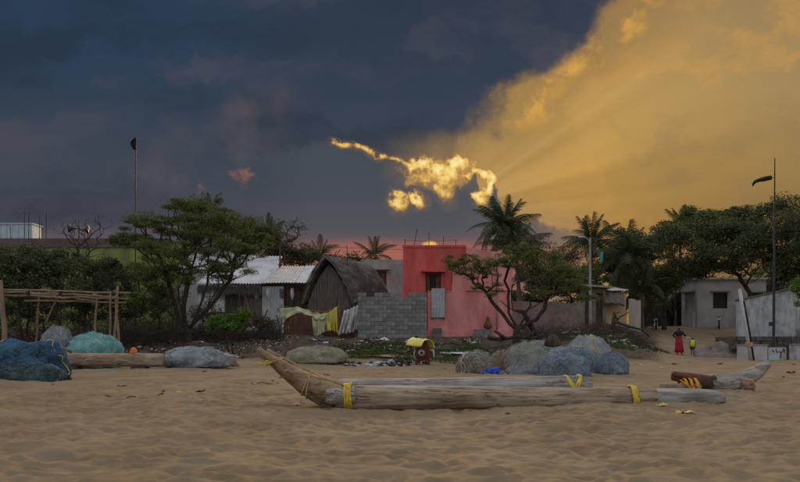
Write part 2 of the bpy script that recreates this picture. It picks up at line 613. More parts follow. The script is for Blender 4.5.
def wood_mat(name, c1, c2, cd, stretch=(1, 1, 1), crack=0.5):
    """weathered timber: long grain streaks, dark drying cracks along the grain, blotches"""
    m = bpy.data.materials.new(name)
    m.use_nodes = True
    t = NT(m.node_tree)
    b = m.node_tree.nodes['Principled BSDF']
    b.inputs['Roughness'].default_value = 0.85
    b.inputs['Specular IOR Level'].default_value = 0.2
    tc = t.new('ShaderNodeTexCoord')
    def mapped(s):
        mp = t.new('ShaderNodeMapping')
        mp.inputs['Scale'].default_value = s
        t.put(mp.inputs[0], tc.outputs['Object'])
        return mp.outputs[0]
    sx, sy, sz = stretch
    blot = t.noise(mapped((1.3, 4, 4)), 1.0, 5, 0.6)
    col = t.mix(t.sstep(blot.outputs[0], 0.36, 0.64), c1, c2)
    st = t.noise(mapped((1.6 * sx, 26 * sy, 26 * sz)), 1.0, 5, 0.65, 0.4)
    col = t.mix(t.m('MULTIPLY', t.sstep(st.outputs[0], 0.46, 0.66), 0.65), col, cd)
    col = t.mix(t.m('MULTIPLY', t.sstep(st.outputs[0], 0.46, 0.30), 0.45), col, tuple(min(1, q * 1.45) for q in c2))
    ck = t.noise(mapped((0.9 * sx, 15 * sy, 15 * sz)), 1.0, 3, 0.55, 0.8)
    cr = t.sstep(t.m('ABSOLUTE', t.m('SUBTRACT', ck.outputs[0], 0.5)), 0.014, 0.003)
    big = t.noise(mapped((2.2, 3, 3)), 1.0, 3)
    cr = t.m('MULTIPLY', cr, t.sstep(big.outputs[0], 0.42, 0.56))
    col = t.mix(t.m('MULTIPLY', cr, 0.85), col, tuple(q * 0.3 for q in cd))
    t.put(b.inputs['Base Color'], col)
    bn = t.new('ShaderNodeBump')
    bn.inputs['Distance'].default_value = 0.02
    bn.inputs['Strength'].default_value = 0.9
    t.put(bn.inputs['Height'], t.m('SUBTRACT', t.m('MULTIPLY', st.outputs[0], 0.7), t.m('MULTIPLY', cr, crack)))
    t.put(b.inputs['Normal'], bn.outputs[0])
    MATS[name] = m
    return m


M_WOOD = wood_mat('weathered_log', (0.28, 0.20, 0.13), (0.44, 0.36, 0.265), (0.12, 0.075, 0.045))
M_WOODG = wood_mat('grey_log', (0.28, 0.255, 0.23), (0.45, 0.43, 0.40), (0.14, 0.115, 0.095))
M_BOW = wood_mat('bow_wood', (0.23, 0.155, 0.095), (0.38, 0.29, 0.19), (0.10, 0.06, 0.038), (1.6, .8, .45))
M_RED_WOOD = mat('red_brown_wood', (0.10, 0.035, 0.02), (0.17, 0.07, 0.045), 5, 0.7, 0.01)
M_DARKW = mat('dark_wood', (0.045, 0.035, 0.028), (0.10, 0.075, 0.055), 6, 0.9, 0.01, stretch=(1, 1, 0.3))
M_POLE = mat('pole_wood', (0.20, 0.145, 0.10), (0.30, 0.22, 0.15), 5, 0.9, 0.01, stretch=(1, 1, 0.4))
M_ROPE_Y = mat('yellow_rope', (0.52, 0.37, 0.03), (0.74, 0.57, 0.07), 9, 0.7, 0.006, 80)
M_ROPE_O = mat('orange_rope', (0.62, 0.27, 0.02), (0.75, 0.40, 0.04), 20, 0.7, 0.006, 80)
M_ROPE_G = mat('grey_rope', (0.20, 0.22, 0.22), (0.28, 0.30, 0.30), 20, 0.8, 0.004, 80)
M_ROPE_B = mat('tan_rope', (0.42, 0.31, 0.10), (0.50, 0.38, 0.15), 20, 0.8, 0.004, 80)
M_BARK = mat('bark', (0.035, 0.027, 0.022), (0.075, 0.058, 0.046), 8, 0.95, 0.02)
M_BARKP = mat('palm_bark', (0.09, 0.075, 0.06), (0.15, 0.125, 0.10), 8, 0.95, 0.02, stretch=(1, 1, 4))
M_LEAF1 = mat('acacia_leaf', (0.090, 0.125, 0.042), (0.155, 0.195, 0.066), 0.9, 0.75, island=0.4, trans=0.25, spec=0.15)
M_LEAF2 = mat('dark_leaf', (0.062, 0.082, 0.040), (0.125, 0.145, 0.066), 0.35, 0.7, island=0.45, trans=0.2, spec=0.15)
M_LEAF3 = mat('bright_leaf', (0.09, 0.17, 0.025), (0.15, 0.24, 0.04), 1.2, 0.7, island=0.35, trans=0.25, spec=0.15)
M_LEAF4 = mat('dry_leaf', (0.080, 0.066, 0.034), (0.120, 0.105, 0.048), 1.2, 0.8, island=0.4, trans=0.2, spec=0.1)
M_LEAF5 = mat('grey_green_leaf', (0.075, 0.085, 0.048), (0.125, 0.135, 0.072), 0.5, 0.75, island=0.45, trans=0.2, spec=0.15)
M_PALM = mat('palm_leaf', (0.040, 0.058, 0.026), (0.075, 0.095, 0.042), 1.5, 0.6, island=0.35, trans=0.2, spec=0.25)
M_CONC = mat('grey_concrete', (0.25, 0.245, 0.24), (0.36, 0.35, 0.34), 1.2, 0.9, 0.006, 12, c3=(0.17, 0.16, 0.155))
M_BLOCK = mat('concrete_block', (0.20, 0.195, 0.188), (0.30, 0.29, 0.28), 3, 0.95, 0.008, 20, objrand=0.22, c3=(0.17, 0.16, 0.145))
M_MORT = mat('mortar', (0.14, 0.13, 0.12), (0.19, 0.18, 0.165), 6, 0.95)
M_RED = mat('red_paint', (0.56, 0.085, 0.078), (0.69, 0.135, 0.12), 1.5, 0.8, 0.004, 14, c3=(0.46, 0.10, 0.09), stretch=(1.6, 1.6, .5))
M_PINK = mat('pink_paint', (0.70, 0.25, 0.24), (0.80, 0.335, 0.32), 1.5, 0.8, 0.004, 14, c3=(0.58, 0.21, 0.20), stretch=(1.5, 1.5, .55))
M_WHITE = mat('stained_whitewash', (0.52, 0.53, 0.54), (0.66, 0.67, 0.68), 1.6, 0.85, 0.004, 15, c3=(0.24, 0.235, 0.23))
M_WHITE2 = mat('whitewash', (0.42, 0.42, 0.43), (0.54, 0.54, 0.55), 1.6, 0.85, 0.004, 15, c3=(0.30, 0.29, 0.28))
M_STONE = mat('dark_stone', (0.07, 0.065, 0.06), (0.14, 0.13, 0.12), 4, 0.95, 0.02, island=0.3)
M_GREENW = mat('lime_paint', (0.20, 0.27, 0.06), (0.29, 0.38, 0.085), 1.2, 0.8, 0.003, c3=(0.15, 0.18, 0.07), stretch=(1.2, 1.2, .5))
M_BROWNP = mat('brown_paint', (0.115, 0.085, 0.08), (0.165, 0.125, 0.115), 1.0, 0.85, 0.003)
M_TANK = mat('pale_blue_plastic', (0.42, 0.54, 0.60), (0.50, 0.62, 0.68), 2, 0.5)
M_METAL = mat('dark_metal', (0.03, 0.03, 0.032), (0.06, 0.055, 0.05), 6, 0.55)
M_STEEL = mat('galvanised', (0.40, 0.42, 0.44), (0.55, 0.57, 0.59), 2.2, 0.55, 0.004, c3=(0.27, 0.25, 0.235))
M_ROOFW = mat('pale_roof_sheet', (0.55, 0.57, 0.60), (0.68, 0.70, 0.73), 1.4, 0.7, 0.004, c3=(0.36, 0.35, 0.35))
M_THATCH = mat('thatch', (0.10, 0.088, 0.078), (0.185, 0.165, 0.145), 7, 0.98, 0.04, 26, island=0.2, stretch=(2, 2, 0.5))
M_THATCHD = mat('thatch_wall', (0.105, 0.085, 0.07), (0.18, 0.15, 0.125), 6, 0.98, 0.03, 20, stretch=(3, 3, 0.4), island=0.15)
M_PLANKR = mat('rusty_board', (0.13, 0.06, 0.04), (0.20, 0.10, 0.065), 4, 0.9, 0.008, stretch=(2, 2, 0.4), island=0.2)
M_YWALL = mat('ochre_wall', (0.48, 0.36, 0.19), (0.58, 0.46, 0.26), 1.4, 0.85, 0.004, c3=(0.35, 0.26, 0.15))
M_FENCE = mat('bleached_board', (0.36, 0.33, 0.26), (0.46, 0.43, 0.35), 2, 0.9, 0.005, stretch=(2, 2, 0.3), island=0.15)
M_EARTHW = mat('earthen_block', (0.17, 0.14, 0.12), (0.25, 0.21, 0.18), 2, 0.95, 0.02, c3=(0.12, 0.10, 0.085))
M_CLOTH_Y = mat('yellow_cloth', (0.62, 0.55, 0.08), (0.66, 0.62, 0.16), 3, 0.8)
M_CLOTH_P = mat('pale_yellow_cloth', (0.52, 0.52, 0.30), (0.60, 0.60, 0.42), 3, 0.85, c3=(0.36, 0.36, 0.24))
M_CLOTH_W = mat('white_netting', (0.50, 0.51, 0.53), (0.68, 0.69, 0.70), 5, 0.9, c3=(0.36, 0.36, 0.37))
M_BLACK = mat('black_cloth', (0.012, 0.012, 0.015), (0.025, 0.025, 0.03), 5, 0.85)
M_SKIN = mat('skin', (0.11, 0.058, 0.036), (0.14, 0.075, 0.048), 6, 0.6)
M_HAIR = mat('hair', (0.008, 0.007, 0.006), (0.016, 0.013, 0.012), 20, 0.5)
M_DRESS = mat('red_cloth', (0.34, 0.012, 0.035), (0.44, 0.022, 0.055), 8, 0.8)
M_VEST = mat('lime_cloth', (0.60, 0.72, 0.03), (0.66, 0.78, 0.06), 8, 0.8)
M_SHORT = mat('dark_cloth', (0.035, 0.03, 0.035), (0.05, 0.045, 0.05), 8, 0.8)
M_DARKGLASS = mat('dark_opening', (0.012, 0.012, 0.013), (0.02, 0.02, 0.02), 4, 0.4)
M_TEAL = mat('teal_plastic', (0.05, 0.30, 0.28), (0.08, 0.36, 0.33), 4, 0.6)


def net_mat(name, c1, c2, c3, cell=26.0):
    """bundled fishing net: knots and folds of strand in two or three colours"""
    m = bpy.data.materials.new(name)
    m.use_nodes = True
    t = NT(m.node_tree)
    b = m.node_tree.nodes['Principled BSDF']
    b.inputs['Roughness'].default_value = 0.85
    b.inputs['Specular IOR Level'].default_value = 0.2
    tc = t.new('ShaderNodeTexCoord')
    v = tc.outputs['Object']
    n = t.noise(v, 2.2, 7, 0.6, 0.6)
    col = t.mix(t.sstep(n.outputs[0], 0.34, 0.66), c1, c2)
    n2 = t.noise(v, 1.3, 4, 0.55, 0.8)
    col = t.mix(t.m('MULTIPLY', t.sstep(n2.outputs[0], 0.50, 0.62), 0.85), col, c3)
    # diamond meshes lying in folds over the bundle
    nd = t.noise(v, 3.0, 4)
    wx, wy, wz = t.sep(nd.outputs['Color'])
    x, y, z = t.sep(v)
    p1 = t.m('ADD', t.m('ADD', x, t.m('MULTIPLY', y, 0.6)), t.m('MULTIPLY', wx, 0.55))
    p2 = t.m('ADD', z, t.m('MULTIPLY', wy, 0.55))
    k = 2 * math.pi / 0.075
    s1 = t.m('ABSOLUTE', t.m('SINE', t.m('MULTIPLY', t.m('ADD', p1, p2), k / 2)))
    s2 = t.m('ABSOLUTE', t.m('SINE', t.m('MULTIPLY', t.m('SUBTRACT', p1, p2), k / 2)))
    strand = t.sstep(t.m('MINIMUM', s1, s2), 0.36, 0.12)
    col = t.mix(t.m('MULTIPLY', t.m('SUBTRACT', 1.0, strand), 0.38), col, tuple(q * 0.42 for q in c1))
    wr = t.noise(v, 5, 4, 0.55, 2.6)
    col = t.mix(t.m('MULTIPLY', t.sstep(wr.outputs[0], 0.52, 0.70), 0.25), col, tuple(min(1, q * 1.6) for q in c2))
    t.put(b.inputs['Base Color'], col)
    bn = t.new('ShaderNodeBump')
    bn.inputs['Distance'].default_value = 0.035
    bn.inputs['Strength'].default_value = 0.8
    t.put(bn.inputs['Height'], t.m('ADD', wr.outputs[0], t.m('MULTIPLY', strand, 0.2)))
    t.put(b.inputs['Normal'], bn.outputs[0])
    return m


N_BLUE = net_mat('blue_net', (0.045, 0.10, 0.17), (0.08, 0.19, 0.32), (0.05, 0.07, 0.075))
N_GREY = net_mat('grey_green_net', (0.23, 0.25, 0.22), (0.37, 0.39, 0.35), (0.17, 0.27, 0.36))
N_GBLUE = net_mat('grey_blue_net', (0.21, 0.245, 0.275), (0.34, 0.38, 0.41), (0.09, 0.23, 0.42))
N_TEAL = net_mat('teal_net', (0.19, 0.42, 0.41), (0.32, 0.56, 0.54), (0.14, 0.33, 0.34))
N_BEIGE = net_mat('beige_net', (0.32, 0.29, 0.20), (0.42, 0.40, 0.31), (0.30, 0.23, 0.12))
N_WHITEB = net_mat('pale_blue_net', (0.24, 0.33, 0.40), (0.52, 0.57, 0.60), (0.27, 0.19, 0.13))
N_BROWN = net_mat('brown_net', (0.19, 0.15, 0.13), (0.34, 0.31, 0.29), (0.24, 0.17, 0.13))
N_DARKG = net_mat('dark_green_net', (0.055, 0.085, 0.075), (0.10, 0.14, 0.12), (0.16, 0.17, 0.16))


# ------------------------------------------------------------------ ground
def ground_material():
    m = bpy.data.materials.new('beach_sand')
    m.use_nodes = True
    t = NT(m.node_tree)
    b = m.node_tree.nodes['Principled BSDF']
    b.inputs['Roughness'].default_value = 0.95
    b.inputs['Specular IOR Level'].default_value = 0.15
    tc = t.new('ShaderNodeTexCoord')
    v = tc.outputs['Object']
    n1 = t.noise(v, 0.8, 6, 0.55)
    n2 = t.noise(v, 7, 6, 0.6)
    n3 = t.noise(v, 160, 3, 0.7)
    col = t.mix(t.sstep(n1.outputs[0], 0.35, 0.65), (0.225, 0.168, 0.100), (0.300, 0.230, 0.145))
    col = t.mix(t.m('MULTIPLY', t.sstep(n2.outputs[0], 0.45, 0.7), 0.5), col, (0.37, 0.245, 0.135))
    n5 = t.noise(v, 2.1, 5, 0.6)
    col = t.mix(t.m('MULTIPLY', t.sstep(n5.outputs[0], 0.52, 0.66), 0.6), col, (0.215, 0.195, 0.160))
    n6 = t.noise(v, 4.2, 5, 0.6)
    col = t.mix(t.m('MULTIPLY', t.sstep(n6.outputs[0], 0.53, 0.66), 0.55), col, (0.36, 0.225, 0.105))
    gr = t.m('ADD', 0.72, t.m('MULTIPLY', n3.outputs[0], 0.56))
    col = t.mix(1.0, col, t.xyz(gr, gr, gr), 'MULTIPLY')
    at = t.new('ShaderNodeAttribute')
    at.attribute_name = 'soil'
    n4 = t.noise(v, 3.5, 7, 0.65)
    soil = t.mix(t.sstep(n4.outputs[0], 0.38, 0.62), (0.055, 0.042, 0.032), (0.135, 0.098, 0.070))
    edge = t.sstep(t.m('ADD', at.outputs['Fac'], t.m('MULTIPLY', t.m('SUBTRACT', n4.outputs[0], 0.5), 1.0)), 0.35, 0.65)
    col = t.mix(edge, col, soil)
    t.put(b.inputs['Base Color'], col)
    bn = t.new('ShaderNodeBump')
    bn.inputs['Distance'].default_value = 0.012
    bn.inputs['Strength'].default_value = 0.8
    t.put(bn.inputs['Height'], t.m('ADD', t.noise(v, 22, 7, 0.65).outputs[0], t.m('MULTIPLY', n3.outputs[0], 0.35)))
    t.put(b.inputs['Normal'], bn.outputs[0])
    return m


def axis(segs):
    out = []
    for a, b, st0, st1 in segs:
        q = a
        while q < b - 1e-6:
            out.append(q)
            q += st0 + (st1 - st0) * (q - a) / (b - a)
    out.append(segs[-1][1])
    return np.array(out)


def build_ground():
    pos = axis([(0, 9, 0.036, 0.036), (9, 40, 0.06, 0.5), (40, 160, 0.8, 10), (160, 1500, 20, 200)])
    xs = np.concatenate([-pos[:0:-1], pos])
    ys = np.concatenate([np.array([-1500., -600, -200, -80, -30, -10, -4, -1, 0.5, 1.5, 2.2, 2.8, 3.2]),
                         axis([(3.6, 14, 0.03, 0.034), (14, 34, 0.04, 0.12), (34, 70, 0.16, 0.6), (70, 300, 1.5, 20), (300, 2500, 40, 300)])])
    gx, gy = np.meshgrid(xs, ys, indexing='ij')
    z = terr(gx, gy)
    fade = sst(gy, 1, 3) * (1 - sst(gy, 34, 60)) * (1 - sst(np.abs(gx), 14, 30))
    mid = 1 - 0.5 * sst(gy, 14, 30)
    q = np.stack([gx, gy, gx * 0], -1)
    warp = 0.12 * np.stack([vnoise(q * 2.1, 71), vnoise(q * 2.1, 72), gx * 0], -1)
    lump = fbm((q + warp) * 3.1, 3, 21)
    hollow = -np.abs(fbm((q + warp) * 2.4, 3, 31))
    z = z + fade * mid * (0.026 * lump + 0.034 * (hollow + 0.4) + 0.005 * vnoise(q * 17, 41))
    for k in range(6200):                                # trodden sand: soft old footprints
        far = k > 4600
        fx = RNG.uniform(-9, 9) if not far else RNG.uniform(-13, 13)
        fy = RNG.uniform(3.6, 14) if not far else RNG.uniform(13, 29)
        a = RNG.uniform(0, math.pi)
        L, W = RNG.uniform(0.06, 0.15), RNG.uniform(0.035, 0.075)
        dep = RNG.uniform(0.012, 0.034)
        i0, i1 = np.searchsorted(xs, (fx - 0.45, fx + 0.45))
        j0, j1 = np.searchsorted(ys, (fy - 0.45, fy + 0.45))
        sx, sy = gx[i0:i1, j0:j1] - fx, gy[i0:i1, j0:j1] - fy
        e = ((sx * math.cos(a) + sy * math.sin(a)) / L) ** 2 + ((-sx * math.sin(a) + sy * math.cos(a)) / W) ** 2
        z[i0:i1, j0:j1] += -dep * np.exp(-e * 1.1) + 0.32 * dep * np.exp(-(np.sqrt(e) - 1.75) ** 2 * 2.2)
    drift = sst(gx, -1.2, -.7) * (1 - sst(gx, 3.6, 4.3)) * (0.014 + 0.025 * vnoise(q * 1.9, 88))
    z = z + drift * np.exp(-((gy - 11.16) / 0.13) ** 2)
    z0 = terr(gx, gy)
    z = z0 + 0.075 * np.tanh((z - z0) / 0.075)
    V = np.stack([gx, gy, z], -1).reshape(-1, 3).astype(np.float32)
    nx, ny = len(xs), len(ys)
    ii, jj = np.meshgrid(np.arange(nx - 1), np.arange(ny - 1), indexing='ij')
    a = (ii * ny + jj).reshape(-1)
    F = np.stack([a, a + ny, a + ny + 1, a + 1], -1).astype(np.int32)
    me = bpy.data.meshes.new('ground')
    me.vertices.add(len(V))
    me.vertices.foreach_set('co', V.reshape(-1))
    me.loops.add(F.size)
    me.loops.foreach_set('vertex_index', F.reshape(-1))
    me.polygons.add(len(F))
    me.polygons.foreach_set('loop_start', np.arange(0, F.size, 4, dtype=np.int32))
    me.update(calc_edges=True)
    me.shade_smooth()
    # dark village soil against pale beach sand and the sandy lane
    lane = sst(gx - 0.30 * np.clip(gy, 20, 60), -1.2, 2.6)
    soil = sst(gy, 27.6, 31) * (1 - lane) + lane * sst(gy, 60, 70) * 0.4 + lane * 0.25 * sst(gy, 30, 44)
    at = me.attributes.new('soil', 'FLOAT', 'POINT')
    at.data.foreach_set('value', soil.reshape(-1).astype(np.float32))
    me.materials.append(ground_material())
    o = bpy.data.objects.new('ground', me)
    COL.objects.link(o)
    o['kind'] = 'structure'
    o['label'] = 'trodden beach sand rising to the dark soil of the village'
    global GX, GY, GZ
    GX, GY, GZ = xs, ys, z
    return o


build_ground()


def gs(x, y):
    """height of the finished ground sheet"""
    i = int(np.clip(np.searchsorted(GX, x) - 1, 0, len(GX) - 2))
    j = int(np.clip(np.searchsorted(GY, y) - 1, 0, len(GY) - 2))
    fx = (x - GX[i]) / (GX[i + 1] - GX[i])
    fy = (y - GY[j]) / (GY[j + 1] - GY[j])
    return float((GZ[i, j] * (1 - fx) + GZ[i + 1, j] * fx) * (1 - fy) + (GZ[i, j + 1] * (1 - fx) + GZ[i + 1, j + 1] * fx) * fy)


def blob_mesh(c, rx, ry, rz, seed, lump=.22, fold=.05, nu=56, nv=30, sq=.85, squash=.5, gather=0.0):
    """sagging bundle: superellipsoid with lumps and folds, flattened where it lies; c is the point on the ground below"""
    th = np.linspace(-math.pi / 2, math.pi / 2, nv)
    ph = np.linspace(0, 2 * math.pi, nu, endpoint=False)
    T, Pp = np.meshgrid(th, ph, indexing='ij')
    f = lambda v, e: np.sign(v) * np.abs(v) ** e
    d = np.stack([f(np.cos(T), sq) * f(np.cos(Pp), sq), f(np.cos(T), sq) * f(np.sin(Pp), sq), f(np.sin(T), sq)], -1)
    k = 1 + lump * fbm(d * 1.5 + seed * 3.1, 2, seed)
    rid = 1 - np.abs(fbm(d * np.array((3.6, 3.6, 1.1)) + .35 * np.stack([vnoise(d * 2 + 5, seed), vnoise(d * 2 + 9, seed), 0 * d[..., 0]], -1) + seed, 2, seed + 9))
    k = k + fold * (rid - .6) * 1.9 + .006 * fbm(d * 9, 2, seed + 4)
    if gather:
        # creases that run together towards a tied knot on top
        kn = np.array((math.cos(seed * 1.7) * .5, -.35, .8))
        kn /= np.linalg.norm(kn)
        cosd = d @ kn / (np.linalg.norm(d, axis=-1) + 1e-9)
        dist = np.arccos(np.clip(cosd, -1, 1))
        e1 = np.cross(kn, (0, 1, 0))
        e1 /= np.linalg.norm(e1)
        e2 = np.cross(kn, e1)
        az = np.arctan2(d @ e2, d @ e1)
        wob = .8 * vnoise(d * 2.5 + 3, seed + 2)
        k = k + gather * (np.abs(np.sin(az * 4.5 + wob * 2)) - .6) * np.exp(-dist * 1.0) + gather * 1.3 * np.exp(-(dist / .16) ** 2)
    q = d * k[..., None] * np.array((rx, ry, rz))
    q[..., 2] += rz * squash
    zz = q[..., 2]
    zz = np.where(zz < .10, .10 - (.10 - zz) * .18, zz)
    q[..., 2] = zz - zz.min()
    b = MB()
    V = (q + np.array(c)).reshape(-1, 3)
    F = [(i * nu + j, i * nu + (j + 1) % nu, (i + 1) * nu + (j + 1) % nu, (i + 1) * nu + j) for i in range(nv - 1) for j in range(nu)]
    b.add(V, F)
    return b, q + np.array(c)



#@@ buildings
def corrugated(x0, x1, ya, za, yb, zb, pitch=0.15, amp=0.025, thick=0.012, skew=0.0):
    """ribbed sheet spanning x0..x1, running from (ya, za) to (yb, zb)"""
    n = max(8, int((x1 - x0) / pitch * 6))
    xs = np.linspace(x0, x1, n)
    ts = np.linspace(0, 1, 7)
    g = np.zeros((n, 7, 3))
    for j, t in enumerate(ts):
        g[:, j, 0] = xs
        g[:, j, 1] = ya + (yb - ya) * t
        g[:, j, 2] = za + (zb - za) * t + amp * np.sin((xs - x0) / pitch * 2 * math.pi) + skew * (xs - x0) + 0.02 * np.sin(xs * 1.7 + t * 3)
    return MB().sheet(g, thick)


def window(root, x0, x1, z0, z1, y, shade=True, bars=4, shutter=None, frame_m=None, shade_m=None, wallt=0.22):
    """window set in an opening of the front wall whose face is at y"""
    fm = frame_m or M_DARKW
    w = MB().wall(x0 + .004, x1 - .004, y + .06, y + .13, z0 + .004, z1 - .004, [(x0 + .07, x1 - .07, z0 + .07, z1 - .07)]).build('window', fm, root)
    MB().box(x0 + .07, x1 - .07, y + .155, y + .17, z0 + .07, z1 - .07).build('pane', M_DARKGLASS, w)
    for k in range(bars):
        q = x0 + (x1 - x0) * (k + 1) / (bars + 1)
        MB().tube([(q, y + .10, z0 + .07), (q, y + .10, z1 - .07)], 0.012, 6).build('bar', fm, w)
    if shutter:
        for (a, b) in shutter:
            MB().obox(((a + b) / 2, y + .045, (z0 + z1) / 2), ((b - a), .03, (z1 - z0) * .9)).build('shutter', M_RED_WOOD, w)
    if shade:
        MB().box(x0 - .22, x1 + .22, y - .42, y - .003, z1 + .06, z1 + .14).build('sunshade', shade_m or M_CONC, root)
    return w


def house_red():
    Y = 40.0
    x0, x1 = X(403, Y), X(466, Y)
    zt = Z(245.5, Y)
    zb = gz(2, Y) - .3
    root = thing('house', (x0 + 1.5, Y + 2, gz(2, Y)), 'red and pink flat-roofed house behind the crooked acacia tree', 'house')
    wx0, wx1, wz0, wz1 = X(425.5, Y), X(441, Y), Z(293, Y), Z(273.5, Y)
    d = 5.0
    MB().wall(x0, x1, Y, Y + .22, zb, zt, [(wx0, wx1, wz0, wz1)]).build('wall', M_RED, root)['label'] = 'upper front wall painted deep red'
    MB().box(x0, x0 + .22, Y + .223, Y + d, zb, zt).build('wall', M_RED, root)
    MB().box(x1 - .22, x1, Y + .223, Y + d, zb, zt).build('wall', M_RED, root)
    MB().box(x0 + .223, x1 - .223, Y + d - .22, Y + d, zb, zt).build('wall', M_RED, root)
    MB().box(x0 + .223, x1 - .223, Y + .223, Y + d - .223, zt - .55, zt - .4).build('roof', M_CONC, root)
    MB().box(x0 - .03, x1 + .01, Y - .035, Y - .003, zt - .10, zt + .02).build('parapet_band', M_RED, root)
    window(root, wx0, wx1, wz0, wz1, Y, True, 3, [(wx0 + .08, wx0 + .20), (wx1 - .26, wx1 - .08)], M_RED_WOOD, M_RED)
    # paler pink side bay with lower, falling parapet, and the low front wall
    y2 = Y - .16
    ax0, ax1 = X(428, y2), X(512, y2)
    bx = X(452, y2)
    zl = Z(292, y2)
    b = MB()
    zs0, zs1 = Z(247, y2), Z(254, y2)
    prof = [(ax0, zb), (ax1, zb), (ax1, zs1), (X(480, y2), Z(249.5, y2)), (X(466.3, y2), zs0), (X(466.3, y2), Z(258, y2)), (bx + .28, Z(263, y2)), (bx + .05, Z(272, y2)), (bx, zl), (ax0, zl)]
    n = len(prof)
    v = [(x, y2, z) for x, z in prof] + [(x, Y - .003, z) for x, z in prof]
    b.add(v, [tuple(range(n)), tuple(range(2 * n - 1, n - 1, -1))] + [(i, i + n, (i + 1) % n + n, (i + 1) % n) for i in range(n)])
    b.build('front_wall', M_PINK, root)['label'] = 'paler pink lower wall and side bay'
    MB().box(x1 + .003, ax1, Y, Y + d, zb, zs1 - .02).build('side_room', M_PINK, root)
    MB().box(ax0 - .05, ax1 + .04, y2 - .07, y2 - .003, zb, Z(330, y2)).build('plinth', M_PINK, root)
    MB().box(ax0 - .03, bx - .003, y2 - .03, Y - .003, zl + .003, zl + .05).build('ledge', M_PINK, root)
    MB().box(x1 + .003, X(512, Y), Y - .25, Y - .163, Z(291, Y), Z(290, Y)).build('ledge', M_PINK, root)
    # grey blocks set at the foot
    for (a, c, t) in ((433, 441.5, 328), (474, 491, 329)):
        nb = 2 if c - a > 10 else 1
        for k in range(nb):
            for r in range(2):
                q0 = X(a + (c - a) * k / nb, y2)
                q1 = X(a + (c - a) * (k + 1) / nb, y2) - .012
                h = (Z(t, y2) - (gz(X(a, y2), y2) - .1)) / 2
                zz = gz(X(a, y2), y2) - .1 + r * h
                MB().box(q0, q1, y2 - .32, y2 - .075, zz, zz + h - .01).build('block', M_BLOCK, root)
    # rods standing on the roof
    for px, h in ((405, .35), (414, .85), (429, .65), (443.5, .45), (456, .3)):
        MB().tube([(X(px, Y), Y + .1, zt - .01), (X(px, Y) + (0.16 if px == 414 else 0), Y + .1, zt + h)], .017, 5).build('rod', M_METAL, root)
    MB().tube([(X(403, Y) + .05, Y + .3, zt + .3), (X(430, Y), Y + .3, zt + .24), (X(458, Y), Y + .3, zt + .31)], .008, 4).build('clothes_line', M_METAL, root)
    MB().tube([(X(405, Y), Y + .1, zt + .3), (X(405, Y), Y + .3, zt + .3)], .008, 4).build('rod', M_METAL, root)
    # drain pipe and cable down the pink wall
    xp = X(497, y2)
    MB().tube([(xp, y2 - .06, Z(330, y2)), (xp, y2 - .06, Z(256, y2)), (xp, y2 + .1, Z(252.5, y2))], .035, 8).build('drain_pipe', M_STEEL, root, smooth=True)
    MB().tube([(X(466.8, Y), Y - .2, Z(262, Y)), (X(462, Y), Y - .04, Z(268, Y)), (X(448, Y), Y - .04, Z(270, Y)), (X(441.5, Y), Y - .02, Z(272, Y))], .012, 5).build('cable', M_METAL, root)
    # ribbed sheet leaning under the window: a thing of its own
    s = thing('metal_sheet', (X(437.5, y2), y2 - .3, gz(X(437, y2), y2)), 'upright grey corrugated sheet on the pink wall below the window', 'metal sheet')
    n = 60
    xs = np.linspace(X(431.5, y2), X(444.5, y2), n)
    g = np.zeros((n, 5, 3))
    for j in range(5):
        g[:, j, 0] = xs
        g[:, j, 1] = y2 - .10 + .02 * np.sin((xs - xs[0]) / .16 * 2 * math.pi)
        g[:, j, 2] = Z(317.5, y2) + (Z(288.5, y2) - Z(317.5, y2)) * j / 4
    MB().sheet(g, .01).build('ribbed_panel', M_STEEL, s)
    for q in (xs[0] + .03, xs[-1] - .03):
        MB().box(q - .03, q + .03, y2 - .06, y2 - .001, Z(319, y2), Z(289, y2)).build('batten', M_DARKW, s)
    # clay pot
    c = P(487.5, 329, y2)
    pot = MB()
    pr = [(.0, .06), (.04, .15), (.14, .23), (.27, .20), (.36, .12), (.42, .10), (.55, .085), (.66, .03)]
    ang = np.linspace(0, 2 * math.pi, 16, endpoint=False)
    zz = Z(329, y2) - .012
    pot.loft([np.stack([c[0] + r * np.cos(ang), y2 - .2 + .55 * r * np.sin(ang), zz + h + 0 * ang], -1) for h, r in pr])
    tag(pot.build('clay_pot', M_PLANKR, smooth=True), 'brown narrow-necked pot on grey blocks by the pink wall', 'pot')


def block_wall(px0, px1, pytop, Y, zb, label, name='block_wall', bh=.2, bl=.4, ragged=0.0):
    x0, x1, zt = X(px0, Y), X(px1, Y), Z(pytop, Y)
    root = thing(name, ((x0 + x1) / 2, Y, gz((x0 + x1) / 2, Y)), label, 'wall')
    MB().box(x0 + .01, x1 - .01, Y + .03, Y + .15, zb, zt - bh - .02).build('mortar_core', M_MORT, root)
    cache = {}
    r, z, k = 0, zt - bh, 0
    while z > zb - bh:
        x = x0 - (bl / 2 if r % 2 else 0)
        while x < x1 - .02:
            a, b = max(x, x0), min(x + bl, x1)
            w = round(b - a, 3)
            if w > .05 and not (r == 0 and random.random() < .22):
                if w not in cache:
                    m = MB()
                    q = .012
                    m.box(0, w - q, 0, .18, q, bh)
                    o = m.build('block', M_BLOCK, root)
                    cache[w] = o.data
                    o.data.transform(__import__('mathutils').Matrix.Translation(wloc(root).tolist()))
                    bpy.data.objects.remove(o)
                o = child('block', cache[w], root, tuple(np.array((a, Y + random.uniform(-.012, .012), z + random.uniform(-.004, .004))) - wloc(root)))
                k += 1
            x += bl
        z -= bh
        r += 1
    return root


